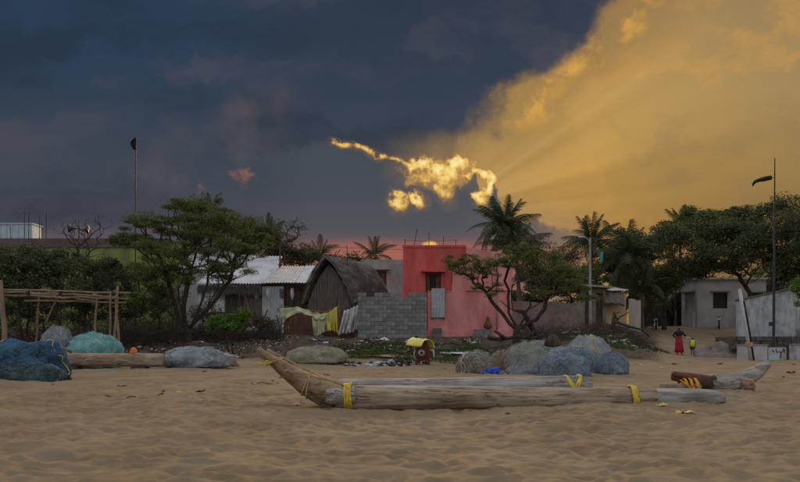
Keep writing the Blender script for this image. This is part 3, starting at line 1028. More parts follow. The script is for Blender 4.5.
def grey_house():
    Y = 52.0
    x0, x1 = X(361, Y), X(404, Y)
    zt, zb = Z(259.5, Y), gz(0, Y) - .3
    root = thing('house', ((x0 + x1) / 2, Y, gz(-1, Y)), 'bare grey concrete house between thatched hut and red house', 'house')
    wx0, wx1, wz0, wz1 = X(370, Y), X(386.5, Y), Z(290, Y), Z(271, Y)
    MB().wall(x0, x1, Y, Y + .22, zb, zt, [(wx0, wx1, wz0, wz1)]).build('wall', M_CONC, root)
    MB().box(x0, x0 + .2, Y + .223, Y + 5, zb, zt).build('wall', M_CONC, root)
    MB().box(x1 - .2, x1, Y + .223, Y + 5, zb, zt).build('wall', M_CONC, root)
    MB().box(x0 + .2, x1 - .2, Y + .223, Y + 5, zt - .4, zt - .25).build('roof', M_CONC, root)
    window(root, wx0, wx1, wz0, wz1, Y, True, 3, [(wx1 - .4, wx1 - .1)])


def hut():
    Y = 41.5
    base = P(330, 330, Y)
    zg = gz(base[0], Y)
    root = thing('thatched_hut', (base[0], Y, zg), 'thatched hut with arched gable and dark woven walls', 'hut')
    ang = -R(24)
    M = rotm(0, 0, ang)
    o = np.array((X(329, Y), Y, zg))
    L = 4.2
    H = Z(258, Y) - zg
    # arched gable: half-width by height
    hs = np.array([0, .30, .52, .70, .84, .94, 1.0]) * (H - .12)
    ws = np.array([1.42, 1.40, 1.22, .92, .56, .24, .02])
    prof = [(-w, h) for h, w in zip(hs, ws)] + [(w, h) for h, w in list(zip(hs, ws))[::-1][1:]]
    tr = lambda p: (np.asarray(p, float) @ M.T) + o
    b = MB()
    n = len(prof)
    v = [tr((x, 0, z - .2)) for x, z in prof] + [tr((x, .12, z - .2)) for x, z in prof]
    b.add(v, [tuple(range(n)), tuple(range(2 * n - 1, n - 1, -1))] + [(i, i + n, (i + 1) % n + n, (i + 1) % n) for i in range(n)])
    b.build('gable', M_THATCHD, root)
    # vertical palm-leaf bands laid over the gable
    for k in range(17):
        x = -1.28 + k * .16
        h = float(np.interp(abs(x) + .06, ws[::-1], hs[::-1])) - .24
        h0 = -0.1
        nz = 6
        zz = np.linspace(h0, max(.4, h), nz)
        g = np.zeros((3, nz, 3))
        for i, dx in enumerate((-.075, 0, .075)):
            for j in range(nz):
                g[i, j] = tr((x + dx + random.uniform(-.012, .012), -.02 - (.03 if i == 1 else 0) - random.uniform(0, .025), zz[j] + random.uniform(-.03, .03)))
        MB().sheet(g, .012).build('leaf_panel', M_THATCHD, root)
    # side walls below the eaves
    for s in (-1, 1):
        g = np.array([[tr((s * 1.38, y, z)) for z in (-.2, .8, 1.75)] for y in np.linspace(.13, L, 6)])
        MB().sheet(g, .06).build('side_wall', M_THATCHD, root)
    v2 = [tr((x, L - .1, z - .2)) for x, z in prof] + [tr((x, L, z - .2)) for x, z in prof]
    MB().add(v2, [tuple(range(n)), tuple(range(2 * n - 1, n - 1, -1))] + [(i, i + n, (i + 1) % n + n, (i + 1) % n) for i in range(n)]).build('back_wall', M_THATCHD, root)
    # thatch: two thick shaggy slopes over the same arch
    for s in (-1, 1):
        m, ny = 14, 22
        tt = np.linspace(0, 1, m)
        hh = np.interp(tt, [0, 1], [0.42 * H, H])
        g = np.zeros((m, ny, 3))
        for i in range(m):
            w = float(np.interp(hh[i], hs + .12, ws + .10)) if i < m - 1 else 0.0
            if i == 0:
                w += .12
            for j in range(ny):
                y = -.42 * (0.4 + 0.6 * tt[i]) + (L + .7) * j / (ny - 1)
                jt = .045 * vnoise(np.array([i * 1.3, j * .9, s]), 77)
                g[i, j] = tr((s * (w + jt), y + .06 * random.uniform(-1, 1) * (j in (0, ny - 1)), hh[i] + jt + .05 * math.sin(j * .5)))
        if s < 0:
            g = g[:, ::-1]
        MB().sheet(g, .16).build('thatch_slope', M_THATCH, root)
    # loose straw ends: short blades lying down the slopes
    N = 5200
    V = np.zeros((N, 3, 3))
    for k in range(N):
        s = random.choice((-1, 1))
        t = random.random() ** .8
        h = (.40 + .60 * t) * H
        w = float(np.interp(h, hs + .12, ws + .19))
        y = random.uniform(-.38, L + .25)
        p = np.array((s * w, y, h))
        h2 = h - random.uniform(.15, .4)
        w2 = float(np.interp(max(h2, .3 * H), hs + .12, ws + .19)) + random.uniform(.0, .09)
        q = np.array((s * w2, y + random.uniform(-.12, .12), h2))
        V[k] = [tr(p + (0, -.018, .02)), tr(p + (0, .018, .02)), tr(q)]
    o2 = bpy.data.objects.new('straw', quads_mesh('straw', V - wloc(root), M_THATCH, 3))
    COL.objects.link(o2)
    o2.parent = root
    o2['kind'] = 'stuff'
    MB().tube([tr((0, -.3, H + .02)), tr((0, L * .5, H + .09)), tr((0, L + .3, H + .02))], .07, 8).build('ridge_pole', M_THATCH, root)
    for q in (-.06, .1, .2):
        MB().tube([tr((-.25 + q, .2 + q, H - .2)), tr((.2 + q, .1 + q * 2, H + .28 + q))], .022, 5).build('ridge_stick', M_DARKW, root)
    MB().tube([tr((.55, 1.0, H - .3)), tr((.52, 1.0, H + .75))], .022, 6).build('ridge_stick', M_DARKW, root)
    # board fence at the foot: every board a part
    fr = thing('board_fence', (X(309, 40.2), 40.2, gz(X(309, 40.2), 40.2)), 'low rust-brown board fence in front of the thatched hut', 'fence')
    me = None
    for k in range(14):
        px = 286 + k * 5.1
        x = X(px, 40.2)
        z0 = gz(x, 40.2) - .1
        z1 = Z(311 + random.uniform(-2, 2), 40.2)
        MB().obox((x, 40.2 + random.uniform(-.02, .02), (z0 + z1) / 2), (.235, .025, z1 - z0), 0, 0, random.uniform(-.02, .02)).build('board', M_PLANKR, fr)
    for zz in (320, 330):
        MB().box(X(284, 40.2), X(355, 40.2), 40.245, 40.29, Z(zz, 40.2) - .03, Z(zz, 40.2) + .03).build('rail', M_DARKW, fr)


def cloth_hang(name, label, cat, pts_top, pts_bot, Y, m, seed, fold=.07, nx=40, nz=16, parts=None):
    """cloth strung between two px poly-lines, with vertical folds"""
    tt = np.linspace(0, 1, nx)
    top = np.array(pts_top, float)
    bot = np.array(pts_bot, float)
    ti = np.linspace(0, 1, len(top))
    bi = np.linspace(0, 1, len(bot))
    g = np.zeros((nx, nz, 3))
    for i, t in enumerate(tt):
        a = np.array([np.interp(t, ti, top[:, 0]), np.interp(t, ti, top[:, 1])])
        b = np.array([np.interp(t, bi, bot[:, 0]), np.interp(t, bi, bot[:, 1])])
        for j in range(nz):
            s = j / (nz - 1)
            q = a + (b - a) * s
            yy = Y + fold * (0.3 + s) * (math.sin(t * 34 + seed + 2 * s) * .6 + 1.4 * float(vnoise(np.array([t * 9, s * 2.5, seed]), 5)))
            g[i, j] = P(q[0], q[1] + 1.2 * float(vnoise(np.array([t * 14, s * 3, seed + 9]), 8)), yy)
    o = MB().sheet(g, .012).build(name, m, smooth=True)
    return tag(o, label, cat)


def cloths():
    Yc = 39.6
    r = thing('clothes_line', (X(310, Yc), Yc, gz(X(310, Yc), Yc)), 'drying line on sticks before the thatched hut', 'clothes line')
    for px, t in ((281, 305), (338.5, 306), (360.5, 303)):
        x = X(px, Yc)
        MB().tube([(x, Yc + .05, gz(x, Yc) - .15), (x + .03, Yc + .05, Z(t, Yc) + .05)], .03, 6).build('stick', M_POLE, r)
    MB().tube([P(281, 306, Yc), P(300, 309, Yc), P(325, 312, Yc), P(338.5, 306.5, Yc)], .01, 4).build('cord', M_ROPE_B, r)
    cloth_hang('cloth', 'long pale yellow cloth draped over the line by the hut', 'cloth',
               [(279, 312), (283, 308), (296, 307), (310, 311), (322, 314), (329, 313)], [(283, 324), (286, 320), (297, 312), (306, 315), (316, 319), (324, 319)], Yc - .08, M_CLOTH_P, 1)
    cloth_hang('cloth', 'whitish cloth bunched below the yellow cloth at the hut', 'cloth',
               [(312, 318), (320, 316), (330, 313)], [(314, 336), (319, 336), (330, 330)], Yc - .12, M_CLOTH_P, 3, .1)
    cloth_hang('cloth', 'bright yellow cloth hanging at the right of the line', 'cloth',
               [(325.5, 314), (331, 311), (337, 307)], [(327, 330), (333, 331), (338, 334)], Yc - .2, M_CLOTH_Y, 5, .08)
    cloth_hang('netting', 'white netting hung on a stick beside the grey block wall', 'netting',
               [(344, 311), (351, 309), (361, 304)], [(338, 335), (348, 333), (357, 330)], Yc - .1, M_CLOTH_W, 7, .12)


def sheds():
    # long pale roof left of the hut
    Y = 45.0
    r = thing('shed', (X(245, Y), Y, gz(X(245, Y), Y)), 'open shed with long pale corrugated roof left of the hut', 'shed')
    zg = gz(X(245, Y), Y)
    for k, (a, b) in enumerate(((198, 232), (231, 265), (264, 298), (297, 331))):
        corrugated(X(a, Y), X(b, Y), Y - .4, Z(284, Y) + .015 * k, Y + 4.6, Z(266.5, Y + 4.6) + .015 * k, .16, .03).build('roof_sheet', M_ROOFW if k != 2 else M_STEEL, r)
    for px in (203, 222, 238, 262, 288, 312):
        x = X(px, Y)
        MB().tube([(x, Y, zg - .2), (x, Y, Z(285.5, Y))], .05, 7).build('post', M_DARKW, r)
    MB().box(X(198, Y), X(331, Y), Y - .06, Y + .05, Z(287.5, Y), Z(285.6, Y)).build('beam', M_DARKW, r)
    MB().box(X(198, Y), X(330, Y), Y + 3.6, Y + 3.7, zg - .1, Z(277, Y + 3.6)).build('back_wall', M_EARTHW, r)
    # shade fringe of leaves along the eave
    N = 900
    V = np.zeros((N, 3, 3))
    for k in range(N):
        x = X(random.uniform(200, 262), Y)
        z = Z(286, Y) + random.uniform(-.1, .05)
        V[k] = [(x - .03, Y - .4 + random.uniform(-.1, .1), z), (x + .03, Y - .4, z), (x + random.uniform(-.12, .12), Y - .45, z - random.uniform(.2, .6))]
    o2 = bpy.data.objects.new('eave_fringe', quads_mesh('eave_fringe', V - wloc(r), M_THATCH, 3))
    COL.objects.link(o2)
    o2.parent = r
    o2['kind'] = 'stuff'
    panels = [(200, 225, 296, 312, M_ROOFW), (226, 243, 292, 315, M_DARKW), (262.5, 284, 286.5, 318, M_STEEL), (287, 300, 291, 312, M_DARKW), (244, 262, 298, 322, M_THATCHD)]
    for a, b, t, bt, m in panels:
        n = max(10, int(X(b, Y) * 0 + (b - a) * 2))
        xs = np.linspace(X(a, Y), X(b, Y), n)
        g = np.zeros((n, 3, 3))
        zb = min(Z(bt, Y), 99) if a != 262.5 else zg
        for j in range(3):
            g[:, j, 0] = xs
            g[:, j, 1] = Y - .12 + .02 * np.sin(xs * 40)
            g[:, j, 2] = (zb - .05 if a in (262.5, 244) else Z(bt, Y)) * (1 - j / 2) + Z(t, Y) * j / 2
        MB().sheet(g, .02).build('wall_panel', m, r)
    rng = random.Random(4)
    for k in range(26):
        a = rng.uniform(200, 300)
        q = Y - rng.uniform(.2, 1.6)
        x = X(a, q)
        L = rng.uniform(.8, 2.2)
        ln = rng.uniform(-.7, .7)
        z0 = gz(x, q)
        MB().tube([(x, q, z0 - .1), (x + ln * .5, q + .2, z0 + L * .5), (x + ln, q + .3, z0 + L)], rng.uniform(.018, .04), 5).build('leaning_stick', rng.choice((M_DARKW, M_POLE, M_DARKW)), r)
    for k in range(9):
        a = rng.uniform(203, 300)
        b, _ = blob_mesh((X(a, Y - .3), Y - rng.uniform(.3, 1.4), zg - .15), rng.uniform(.2, .45), .3, rng.uniform(.25, .5), 400 + k, .3, .12, 24, 14, .9, .4)
        b.build('stored_bundle', rng.choice((M_DARKW, M_EARTHW, M_THATCHD, M_CLOTH_W, M_BROWNP)), r, smooth=True)
    for k in range(7):
        a = rng.uniform(206, 300)
        t = rng.uniform(287, 290)
        w_ = rng.uniform(2, 5)
        g = np.array([[P(a + i * w_ / 3, t + j * rng.uniform(1.5, 3.0), Y - .2 + .05 * math.sin(i * 2 + j)) for j in range(5)] for i in range(4)])
        MB().sheet(g, .015).build('hanging_cloth', rng.choice((M_DARKW, M_CLOTH_W, M_BROWNP, M_STEEL)), r)
    # second, higher roof further back
    Y2 = 52.0
    r2 = thing('shed', (X(235, Y2), Y2, gz(X(235, Y2), Y2)), 'white-roofed house showing above the long shed roof', 'house')
    corrugated(X(176, Y2), X(273.5, Y2), Y2, Z(268, Y2), Y2 + 4, Z(254.5, Y2 + 4) + .1, .2, .03, skew=-.04).build('roof', M_ROOFW, r2)
    zg2 = gz(X(235, Y2), Y2)
    MB().box(X(178, Y2), X(272, Y2), Y2 + .15, Y2 + .4, zg2 - .3, Z(269.5, Y2)).build('wall', M_WHITE2, r2)
    MB().box(X(178, Y2 + 4), X(272, Y2 + 3.9) - .1, Y2 + 3.7, Y2 + 3.9, zg2 - .3, Z(262, Y2 + 4)).build('wall', M_WHITE2, r2)
    MB().box(X(268, Y2), X(272, Y2), Y2 + .403, Y2 + 3.69, zg2 - .3, Z(268.5, Y2)).build('wall', M_WHITE2, r2)


def green_building():
    Y = 50.0
    x0, x1 = X(-70, Y), X(168, Y)
    zg = gz(X(50, Y), Y)
    zt = Z(238.5, Y)
    zp = Z(247.5, Y)
    r = thing('building', (X(50, Y), Y + 2, zg), 'lime green building with brown parapet behind the left thicket', 'building')
    holes = [(X(a, Y), X(a + 22, Y), Z(288, Y), Z(262, Y)) for a in (20, 92)]
    MB().wall(x0, x1, Y, Y + .25, zg - .3, zp, holes).build('wall', M_GREENW, r)
    MB().box(x0 - .06, x1 + .06, Y - .09, Y + .3, zp + .003, zt).build('parapet', M_BROWNP, r)
    for q in (x0, x1 - .25):
        MB().box(q, q + .25, Y + .303, Y + 6, zg - .3, zt - .02).build('side_wall', M_GREENW, r)
    MB().box(x0 + .26, x1 - .26, Y + .31, Y + 6, zp - .3, zp - .1).build('roof', M_CONC, r)
    MB().box(x0 + .26, x1 - .26, Y + 5.7, Y + 5.95, zg - .3, zp - .31).build('back_wall', M_GREENW, r)
    for h in holes:
        window(r, *h, Y, False, 3)
    for px, t in ((23, 211), (27, 213), (38, 217), (44.5, 212), (40.5, 222), (9, 226)):
        MB().tube([(X(px, Y), Y + .2, zt - .01), (X(px, Y) + random.uniform(-.04, .04), Y + .2, Z(t, Y))], .022, 5).build('rod', M_METAL, r)
    # tank on the roof
    Yt = Y + 1.6
    t = thing('water_tank', (X(19, Yt), Yt, zp - .1), 'pale blue box-shaped tank on the far left roof', 'water tank')
    tx0, tx1 = X(2, Yt), X(36.5, Yt)
    zt0, zt1 = Z(240, Yt), Z(225.5, Yt)
    MB().box(tx0, tx1, Yt - .6, Yt + .8, zt0, zt1).build('tank_body', M_TANK, t)
    for k in range(6):
        q = tx0 + (tx1 - tx0) * (k + .5) / 6
        MB().box(q - .04, q + .04, Yt - .65, Yt - .603, zt0 + .05, zt1 - .05).build('rib', M_TANK, t)
    MB().box(tx0 - .05, tx1 + .05, Yt - .68, Yt + .85, zt1 + .003, zt1 + .07).build('lid', M_TANK, t)
    for q in (tx0 + .1, tx1 - .2):
        MB().box(q, q + .15, Yt - .5, Yt + .7, zp - .1, zt0 - .003).build('leg', M_CONC, t)


def right_houses():
    # ochre shack with thatch awning, dark doorway, and board fence
    Y = 55.0
    zg = gz(X(610, Y), Y)
    r = thing('shack', (X(610, Y), Y, zg), 'ochre-walled shack with drooping thatch awning by the white pole', 'shack')
    d0, d1 = X(585, Y), X(592, Y)
    e0, e1 = X(596, Y), X(603, Y)
    MB().wall(X(581, Y), X(606, Y), Y, Y + .2, zg - .3, Z(289, Y), [(d0, d1, zg - .3, Z(293, Y)), (e0, e1, zg - .3, Z(293, Y))]).build('wall', M_EARTHW, r)
    MB().box(d0 + .02, d1 - .02, Y + .12, Y + .16, zg - .1, Z(293.4, Y)).build('door', M_DARKW, r)
    MB().box(e0 + .02, e1 - .02, Y + .12, Y + .16, zg - .1, Z(293.4, Y)).build('door', M_DARKW, r)
    b = MB()
    b.obox((X(594, Y), Y + .4, Z(286.5, Y)), (2.3, 2.0, .12), 0, 0, R(4))
    b.build('roof_slab', M_CONC, r)
    MB().box(X(606, Y) + .003, X(628, Y), Y + .5, Y + .7, zg - .3, Z(293, Y)).build('wall', M_YWALL, r)
    MB().box(X(628, Y) - .2, X(628, Y), Y + .703, Y + 4, zg - .3, Z(294, Y)).build('wall', M_YWALL, r)
    g = np.zeros((16, 8, 3))
    for i in range(16):
        for j in range(8):
            px = 602.5 + 20.5 * i / 15
            g[i, j] = P(px + j * .3, 290.5 + j * 1.75 + .35 * (i * .45) + random.uniform(-.5, .5) + .5 * math.sin(i), Y + .6 - j * .14)
    MB().sheet(g, .12).build('thatch_awning', M_THATCH, r)
    corrugated(X(603, Y), X(630, Y), Y + .3, Z(290.3, Y), Y + 4, Z(287, Y + 4), .18, .02).build('roof_sheet', M_STEEL, r)
    f = thing('board_fence', (X(634, Y), Y + .5, zg), 'pale bleached board fence beside the ochre shack', 'fence')
    for k in range(7):
        x = X(628.6 + k * 1.75, Y + .5)
        z1 = Z(298.5 + .35 * k + random.uniform(-.6, .6), Y + .5)
        z0 = gz(x, Y + .5) - .2
        MB().obox((x + .06, Y + .5, (z0 + z1) / 2), (.112, .03, z1 - z0)).build('board', M_FENCE, f)
    MB().box(X(628.4, Y), X(640.5, Y), Y + .52, Y + .56, zg + .9, zg + 1.0).build('rail', M_FENCE, f)
    # dark palm-board fence closing the lane
    Yg = 68.0
    f2 = thing('board_fence', (X(662, Yg), Yg, gz(X(662, Yg), Yg)), 'dark weathered board fence closing the lane under the trees', 'fence')
    for k in range(32):
        px = 630 + k * 1.95
        x = X(px, Yg)
        z0 = gz(x, Yg) - .2
        z1 = Z(302.5 + random.uniform(-1.2, 1.2), Yg)
        MB().obox((x, Yg + random.uniform(-.03, .03), (z0 + z1) / 2), (.168, .03, z1 - z0), 0, 0, random.uniform(-.015, .015)).build('board', M_DARKW, f2)
    for zz in (307, 316):
        MB().box(X(629, Yg), X(692, Yg), Yg + .06, Yg + .11, Z(zz, Yg) - .04, Z(zz, Yg) + .04).build('rail', M_DARKW, f2)
    # earthen compound wall behind the crooked acacia
    Yw = 47.0
    a, c = X(500, Yw), X(583, Yw)
    m = MB()
    n = 40
    xs = np.linspace(a, c, n)
    top = np.array([Z(301, Yw) + .08 * float(vnoise(np.array([q * 1.7, 0, 0]), 3)) - .02 * (q - a) for q in xs])
    zb = gz((a + c) / 2, Yw) - .4
    rings = [[(x, Yw, zb), (x, Yw + .25, zb), (x, Yw + .25, t), (x, Yw, t)] for x, t in zip(xs, top)]
    m.loft(rings)
    tag(m.build('compound_wall', M_EARTHW), 'long earthen compound wall behind the crooked acacia', 'wall')
    # grey house on the right
    Y = 64.0
    x0, x1 = X(697, Y), X(766, Y)
    zg = gz(X(720, Y), Y)
    zt = Z(279.5, Y)
    r = thing('house', (X(730, Y), Y + 2, zg), 'grey-white house with barred dark window under the big trees', 'house')
    h1 = (X(713, Y), X(727.5, Y), Z(308.5, Y), Z(292.5, Y))
    h2 = (X(752, Y), X(763, Y), Z(308.5, Y), Z(293, Y))
    mw = M_CONC
    MB().wall(x0, x1, Y, Y + .25, zg - .4, zt, [h1, h2]).build('wall', MATS['house_plaster'], r)
    for q in (x0, x1 - .25):
        MB().box(q, q + .25, Y + .253, Y + 7, zg - .4, zt).build('wall', MATS['house_plaster'], r)
    MB().box(x0 + .26, x1 - .26, Y + 6.7, Y + 6.95, zg - .4, zt - .5).build('wall', MATS['house_plaster'], r)
    MB().box(x0 - .25, x1 + .25, Y - .3, Y + 7.2, zt + .003, zt + .14).build('roof_slab', MATS['house_plaster'], r)
    window(r, *h1, Y, True, 5, None, M_METAL)
    window(r, *h2, Y, True, 5, None, M_METAL)
    MB().box(X(684, Y), x0 - .003, Y + .4, Y + 3.4, Z(291.5, Y), Z(289.5, Y)).build('porch_slab', M_CONC, r)
    MB().box(X(685, Y), X(688, Y), Y + .6, Y + .8, zg - .4, Z(291.6, Y)).build('porch_post', M_CONC, r)
    MB().box(X(688, Y) + .003, x0 - .003, Y + 3.0, Y + 3.2, zg - .4, Z(291.6, Y)).build('porch_wall', M_EARTHW, r)
    MB().box(X(690, Y), X(696, Y), Y + 2.94, Y + 2.997, zg - .1, Z(300, Y)).build('door', M_DARKGLASS, r)
    MB().box(X(693, Y), x0 - .003, Y + .1, Y + .3, zg - .4, Z(312, Y)).build('low_wall', MATS['house_plaster'], r)
    # stained white wall, dark ledge, low white panels
    Yw = 42.0
    b = MB()
    a, c = X(738.5, Yw), X(880, Yw)
    zb = .2
    ztl, ztr = Z(301, Yw), Z(287, Yw)
    rings = []
    for t in np.linspace(0, 1, 24):
        x = a + (c - a) * t
        zt2 = ztl + (ztr - ztl) * min(1, t * 2.2)
        rings.append([(x, Yw, zb), (x, Yw + .3, zb), (x, Yw + .3, zt2), (x, Yw, zt2)])
    b.loft(rings)
    r = thing('boundary_wall', (X(770, Yw), Yw, zb), 'tall stained whitewashed wall at the right edge', 'wall')
    b.build('wall_face', MATS['stained_wall'], r)
    cp = MB()
    cp.loft([[(x, Yw - .06, z), (x, Yw + .36, z), (x, Yw + .36, z + .07), (x, Yw - .06, z + .07)] for x, z in ((a - .05, ztl + .005), (a + (c - a) / 2.2, ztr + .005), (c + .05, ztr + .005))])
    cp.build('coping', M_STONE, r)
    Yl = 39.5
    st = thing('stone_ledge', (X(780, Yl), Yl + 1, .3), 'dark rough stone ledge between tall and low white walls', 'ledge')
    MB().box(X(731, Yl) + .2, X(880, Yl), Yl + .22, 41.99, -.2, Z(336, Yl) - .05).build('core', M_STONE, st)
    for row in range(3):
        x = X(731, Yl)
        while x < X(830, Yl):
            w = random.uniform(.25, .6)
            zz = Z(347, Yl) - .1 + row * .21
            s = MB()
            s.obox((x + w / 2, Yl + .12, zz + .1), (w - .03, .34 + random.uniform(-.05, .1), .2), random.uniform(-.05, .05))
            s.build('stone', M_STONE, st)
            x += w
    Yf = 36.5
    for k, (p0, p1, t) in enumerate(((738.5, 767.5, 345.5), (789, 850, 345))):
        q0, q1 = X(p0, Yf), X(p1, Yf)
        zb = gz((q0 + q1) / 2, Yf) - .15
        w = thing('low_wall', ((q0 + q1) / 2, Yf, zb + .15), ('low white wall panel beside the leaning pole', 'low white wall panel at the right picture edge')[k], 'wall')
        MB().box(q0, q1, Yf, Yf + .18, zb, Z(t, Yf)).build('panel', MATS['stained_wall'] if k else M_WHITE2, w)
        MB().box(q0 - .04, q1 + .04, Yf - .04, Yf + .22, Z(t, Yf) + .003, Z(t, Yf) + .05).build('coping', M_CONC, w)
    # painted panel between them: black strokes on white over a pale blue band
    q0, q1 = X(768.5, Yf), X(787.5, Yf)
    zb = gz(q0, Yf) - .1
    w = thing('painted_panel', ((q0 + q1) / 2, Yf, zb), 'small white panel with black strokes and pale blue foot', 'panel')
    zt = Z(347.5, Yf)
    MB().box(q0, q1, Yf + .02, Yf + .14, zb, zt).build('panel', M_WHITE2, w)
    MB().box(q0, X(779, Yf), Yf - .01, Yf + .017, zb, Z(355.5, Yf)).build('blue_band', M_TANK, w)
    strokes = [[(776, 349), (776.5, 352), (778, 352.5)], [(780.5, 358), (781, 353), (779, 351)], [(781, 353), (783.5, 350)], [(783, 348.5), (785, 351), (784, 353)], [(772, 350), (774, 352)]]
    for s in strokes:
        MB().tube([P(a, b, Yf + .015) for a, b in s], .022, 5).build('stroke', M_BLACK, w)
    pp = MB()
    x = X(788.2, Yf - .2)
    pp.box(x - .04, x + .04, Yf - .2, Yf - .12, gz(x, Yf) - .3, Z(340, Yf))
    tag(pp.build('fence_post', M_DARKW), 'short dark post between the low white panels', 'post')


mat('house_plaster', (0.34, 0.33, 0.33), (0.43, 0.42, 0.42), 0.9, 0.9, 0.005, c3=(0.24, 0.235, 0.235))
mat('stained_wall', (0.30, 0.315, 0.33), (0.50, 0.52, 0.54), 2.4, 0.9, 0.005, c3=(0.15, 0.15, 0.15), stretch=(1.6, 1, .6))
house_red()
block_wall(358, 427, 292.5, 38.6, gz(-.5, 38.6) - .1, 'bare grey concrete block wall joining hut and pink house')
grey_house()
hut()
cloths()
sheds()
green_building()
right_houses()

#@@ vegetation
def leaf_quads(centers, radii, n_each, size, flat=1.0, rng=RNG, up=0.0):
    """leaf-sized faces spread through clusters"""
    V = []
    for c, r, n in zip(centers, radii, n_each):
        n = int(n)
        if n < 1:
            continue
        d = rng.normal(size=(n, 3))
        d /= np.linalg.norm(d, axis=1)[:, None]
        rad = rng.random(n) ** 0.45
        p = c + d * rad[:, None] * np.array((r, r, r * flat))
        a = rng.normal(size=(n, 3))
        a[:, 2] *= 0.5
        a /= np.linalg.norm(a, axis=1)[:, None]
        b = np.cross(a, rng.normal(size=(n, 3)) + np.array((0, 0, up)))
        b /= np.linalg.norm(b, axis=1)[:, None] + 1e-9
        s = size * rng.uniform(0.6, 1.4, n)[:, None]
        V.append(np.stack([p - a * s, p + b * s * .38, p + a * s, p - b * s * .38], 1))
    return np.concatenate(V)


def grow(base, fork, clusters, r_tip=.012, r_exp=.46, wob=.12, seed=0, r_max=.3, trunk_r=None, direct=.30, stems=()):
    """limbs from the fork to every cluster, thicker where more of them share a limb"""
    rng = np.random.default_rng(seed)
    nodes = []
    par = []
    base, fork = np.array(base, float), np.array(fork, float)
    k = 6
    for i in range(k + 1):
        t = i / k
        nodes.append(base + (fork - base) * t + rng.normal(size=3) * wob * .25 * math.sin(math.pi * t))
        par.append(i - 1)
    first = len(nodes) - 1
    dep = [0.0] * len(nodes)
    for s in stems:
        s = np.array(s, float)
        prev = first
        m = 7
        bow = rng.normal(size=3) * .05 * np.linalg.norm(s - fork)
        for i in range(1, m + 1):
            t = i / m
            q = fork + (s - fork) * t
            q[2] -= .10 * np.linalg.norm(s - fork) * math.sin(math.pi * t) * (abs(s[0] - fork[0]) / (np.linalg.norm(s - fork) + 1e-6))
            nodes.append(q + bow * math.sin(math.pi * t) + rng.normal(size=3) * wob * .2)
            par.append(prev)
            dep.append(.15 * t)
            prev = len(nodes) - 1
    order = np.argsort([np.linalg.norm(c - fork) for c in clusters])
    ends = []
    for ci in order:
        c = clusters[ci]
        A = np.array(nodes[first - 1:])
        dd = np.linalg.norm(A - c, axis=1) + direct * np.array(dep[first - 1:]) + 0.9 * np.clip(A[:, 2] - c[2] + .1, 0, 9)
        j = int(np.argmin(dd)) + first - 1
        s = np.array(nodes[j])
        L = np.linalg.norm(c - s)
        m = max(2, int(L / .35))
        prev = j
        bow = rng.normal(size=3) * wob * L * .7
        bow[2] = abs(bow[2]) * .4 - .08 * L
        for i in range(1, m + 1):
            t = i / m
            q = s + (c - s) * t + bow * math.sin(math.pi * t) + rng.normal(size=3) * wob * .22 * (i < m)
            nodes.append(q)
            par.append(prev)
            dep.append(dep[prev] + L / m)
            prev = len(nodes) - 1
        ends.append(prev)
    cnt = np.zeros(len(nodes))
    for e in ends:
        q = e
        while q >= 0:
            cnt[q] += 1
            q = par[q]
    rad = np.minimum(r_tip * np.maximum(cnt, 1) ** r_exp, r_max)
    if trunk_r:
        for i in range(first + 1):
            rad[i] = max(rad[i], trunk_r * (1.25 - .35 * i / first))
    return np.array(nodes), par, rad


def limbs(nodes, par, rad, n=6):
    m = MB()
    kids = {}
    for i, p in enumerate(par):
        kids.setdefault(p, []).append(i)
    stack = [(0, None)]
    while stack:
        i, p = stack.pop()
        chain = ([p] if p is not None else []) + [i]
        while True:
            ks = kids.get(chain[-1], [])
            if not ks:
                break
            ks = sorted(ks, key=lambda q: -rad[q])
            for o in ks[1:]:
                stack.append((o, chain[-1]))
            chain.append(ks[0])
        if len(chain) > 1:
            rr = rad[chain].copy()
            if p is not None:
                rr[0] = rr[1]
            m.tube(nodes[chain], rr, n if rr[0] > .03 else 4)
    return m


def tree(name, label, px, Y, fork_py, ell, leaf_n, leaf_s, leaf_m, cat='tree', group=None, seed=1, trunk_r=.14, ncl=None,
         cl_r=.45, flat=.6, r_tip=.012, depth=1.0, wob=.12, fork_px=None, r_exp=.46, direct=.30, stems=(), airy=1.0, twig=True, base=None, bark=None):
    """ell: crown lobes (px, py, rx, ry, clusters) seen from the beach; depth scales how far the crown reaches front to back"""
    rng = np.random.default_rng(seed)
    k = Y / 800
    x = X(px, Y)
    b = np.array((x, Y, gz(x, Y) - .1)) if base is None else np.array(base)
    cl = []
    for (cx, cy, rx, ry, n) in ell:
        for _ in range(n):
            d = rng.normal(size=3)
            d /= np.linalg.norm(d)
            d *= rng.random() ** .4
            c = P(cx, cy, Y)
            cl.append(np.array((c[0] + d[0] * rx * k, Y + d[1] * rx * k * depth, c[2] + d[2] * ry * k)))
    cl = [c for c in cl if c[2] > b[2] + .25]
    fork = P(fork_px if fork_px else px, fork_py, Y)
    nodes, par, rad = grow(b, fork, cl, r_tip, r_exp, wob, seed, trunk_r * 1.1, trunk_r, direct, [P(a, c, Y + q) for a, c, q in stems])
    root = thing(name, (b[0], b[1], b[2] + .1), label, cat, group)
    limbs(nodes, par, rad).build('trunk', bark or M_BARK, root, smooth=True)
    if leaf_n:
        cc = np.array(cl)
        rr = cl_r * rng.uniform(.55, 1.35, len(cl))
        V = leaf_quads(cc, rr, rng.uniform(.15, 1.85, len(cl)) * leaf_n * airy / len(cl), leaf_s, flat, rng)
        o = bpy.data.objects.new('crown', quads_mesh('crown', V - np.array(root.location), leaf_m))
        COL.objects.link(o)
        o.parent = root
    return root


M_LEAF6 = mat('light_acacia_leaf', (0.105, 0.140, 0.045), (0.175, 0.210, 0.070), 1.1, 0.75, island=0.4, trans=0.3, spec=0.15)
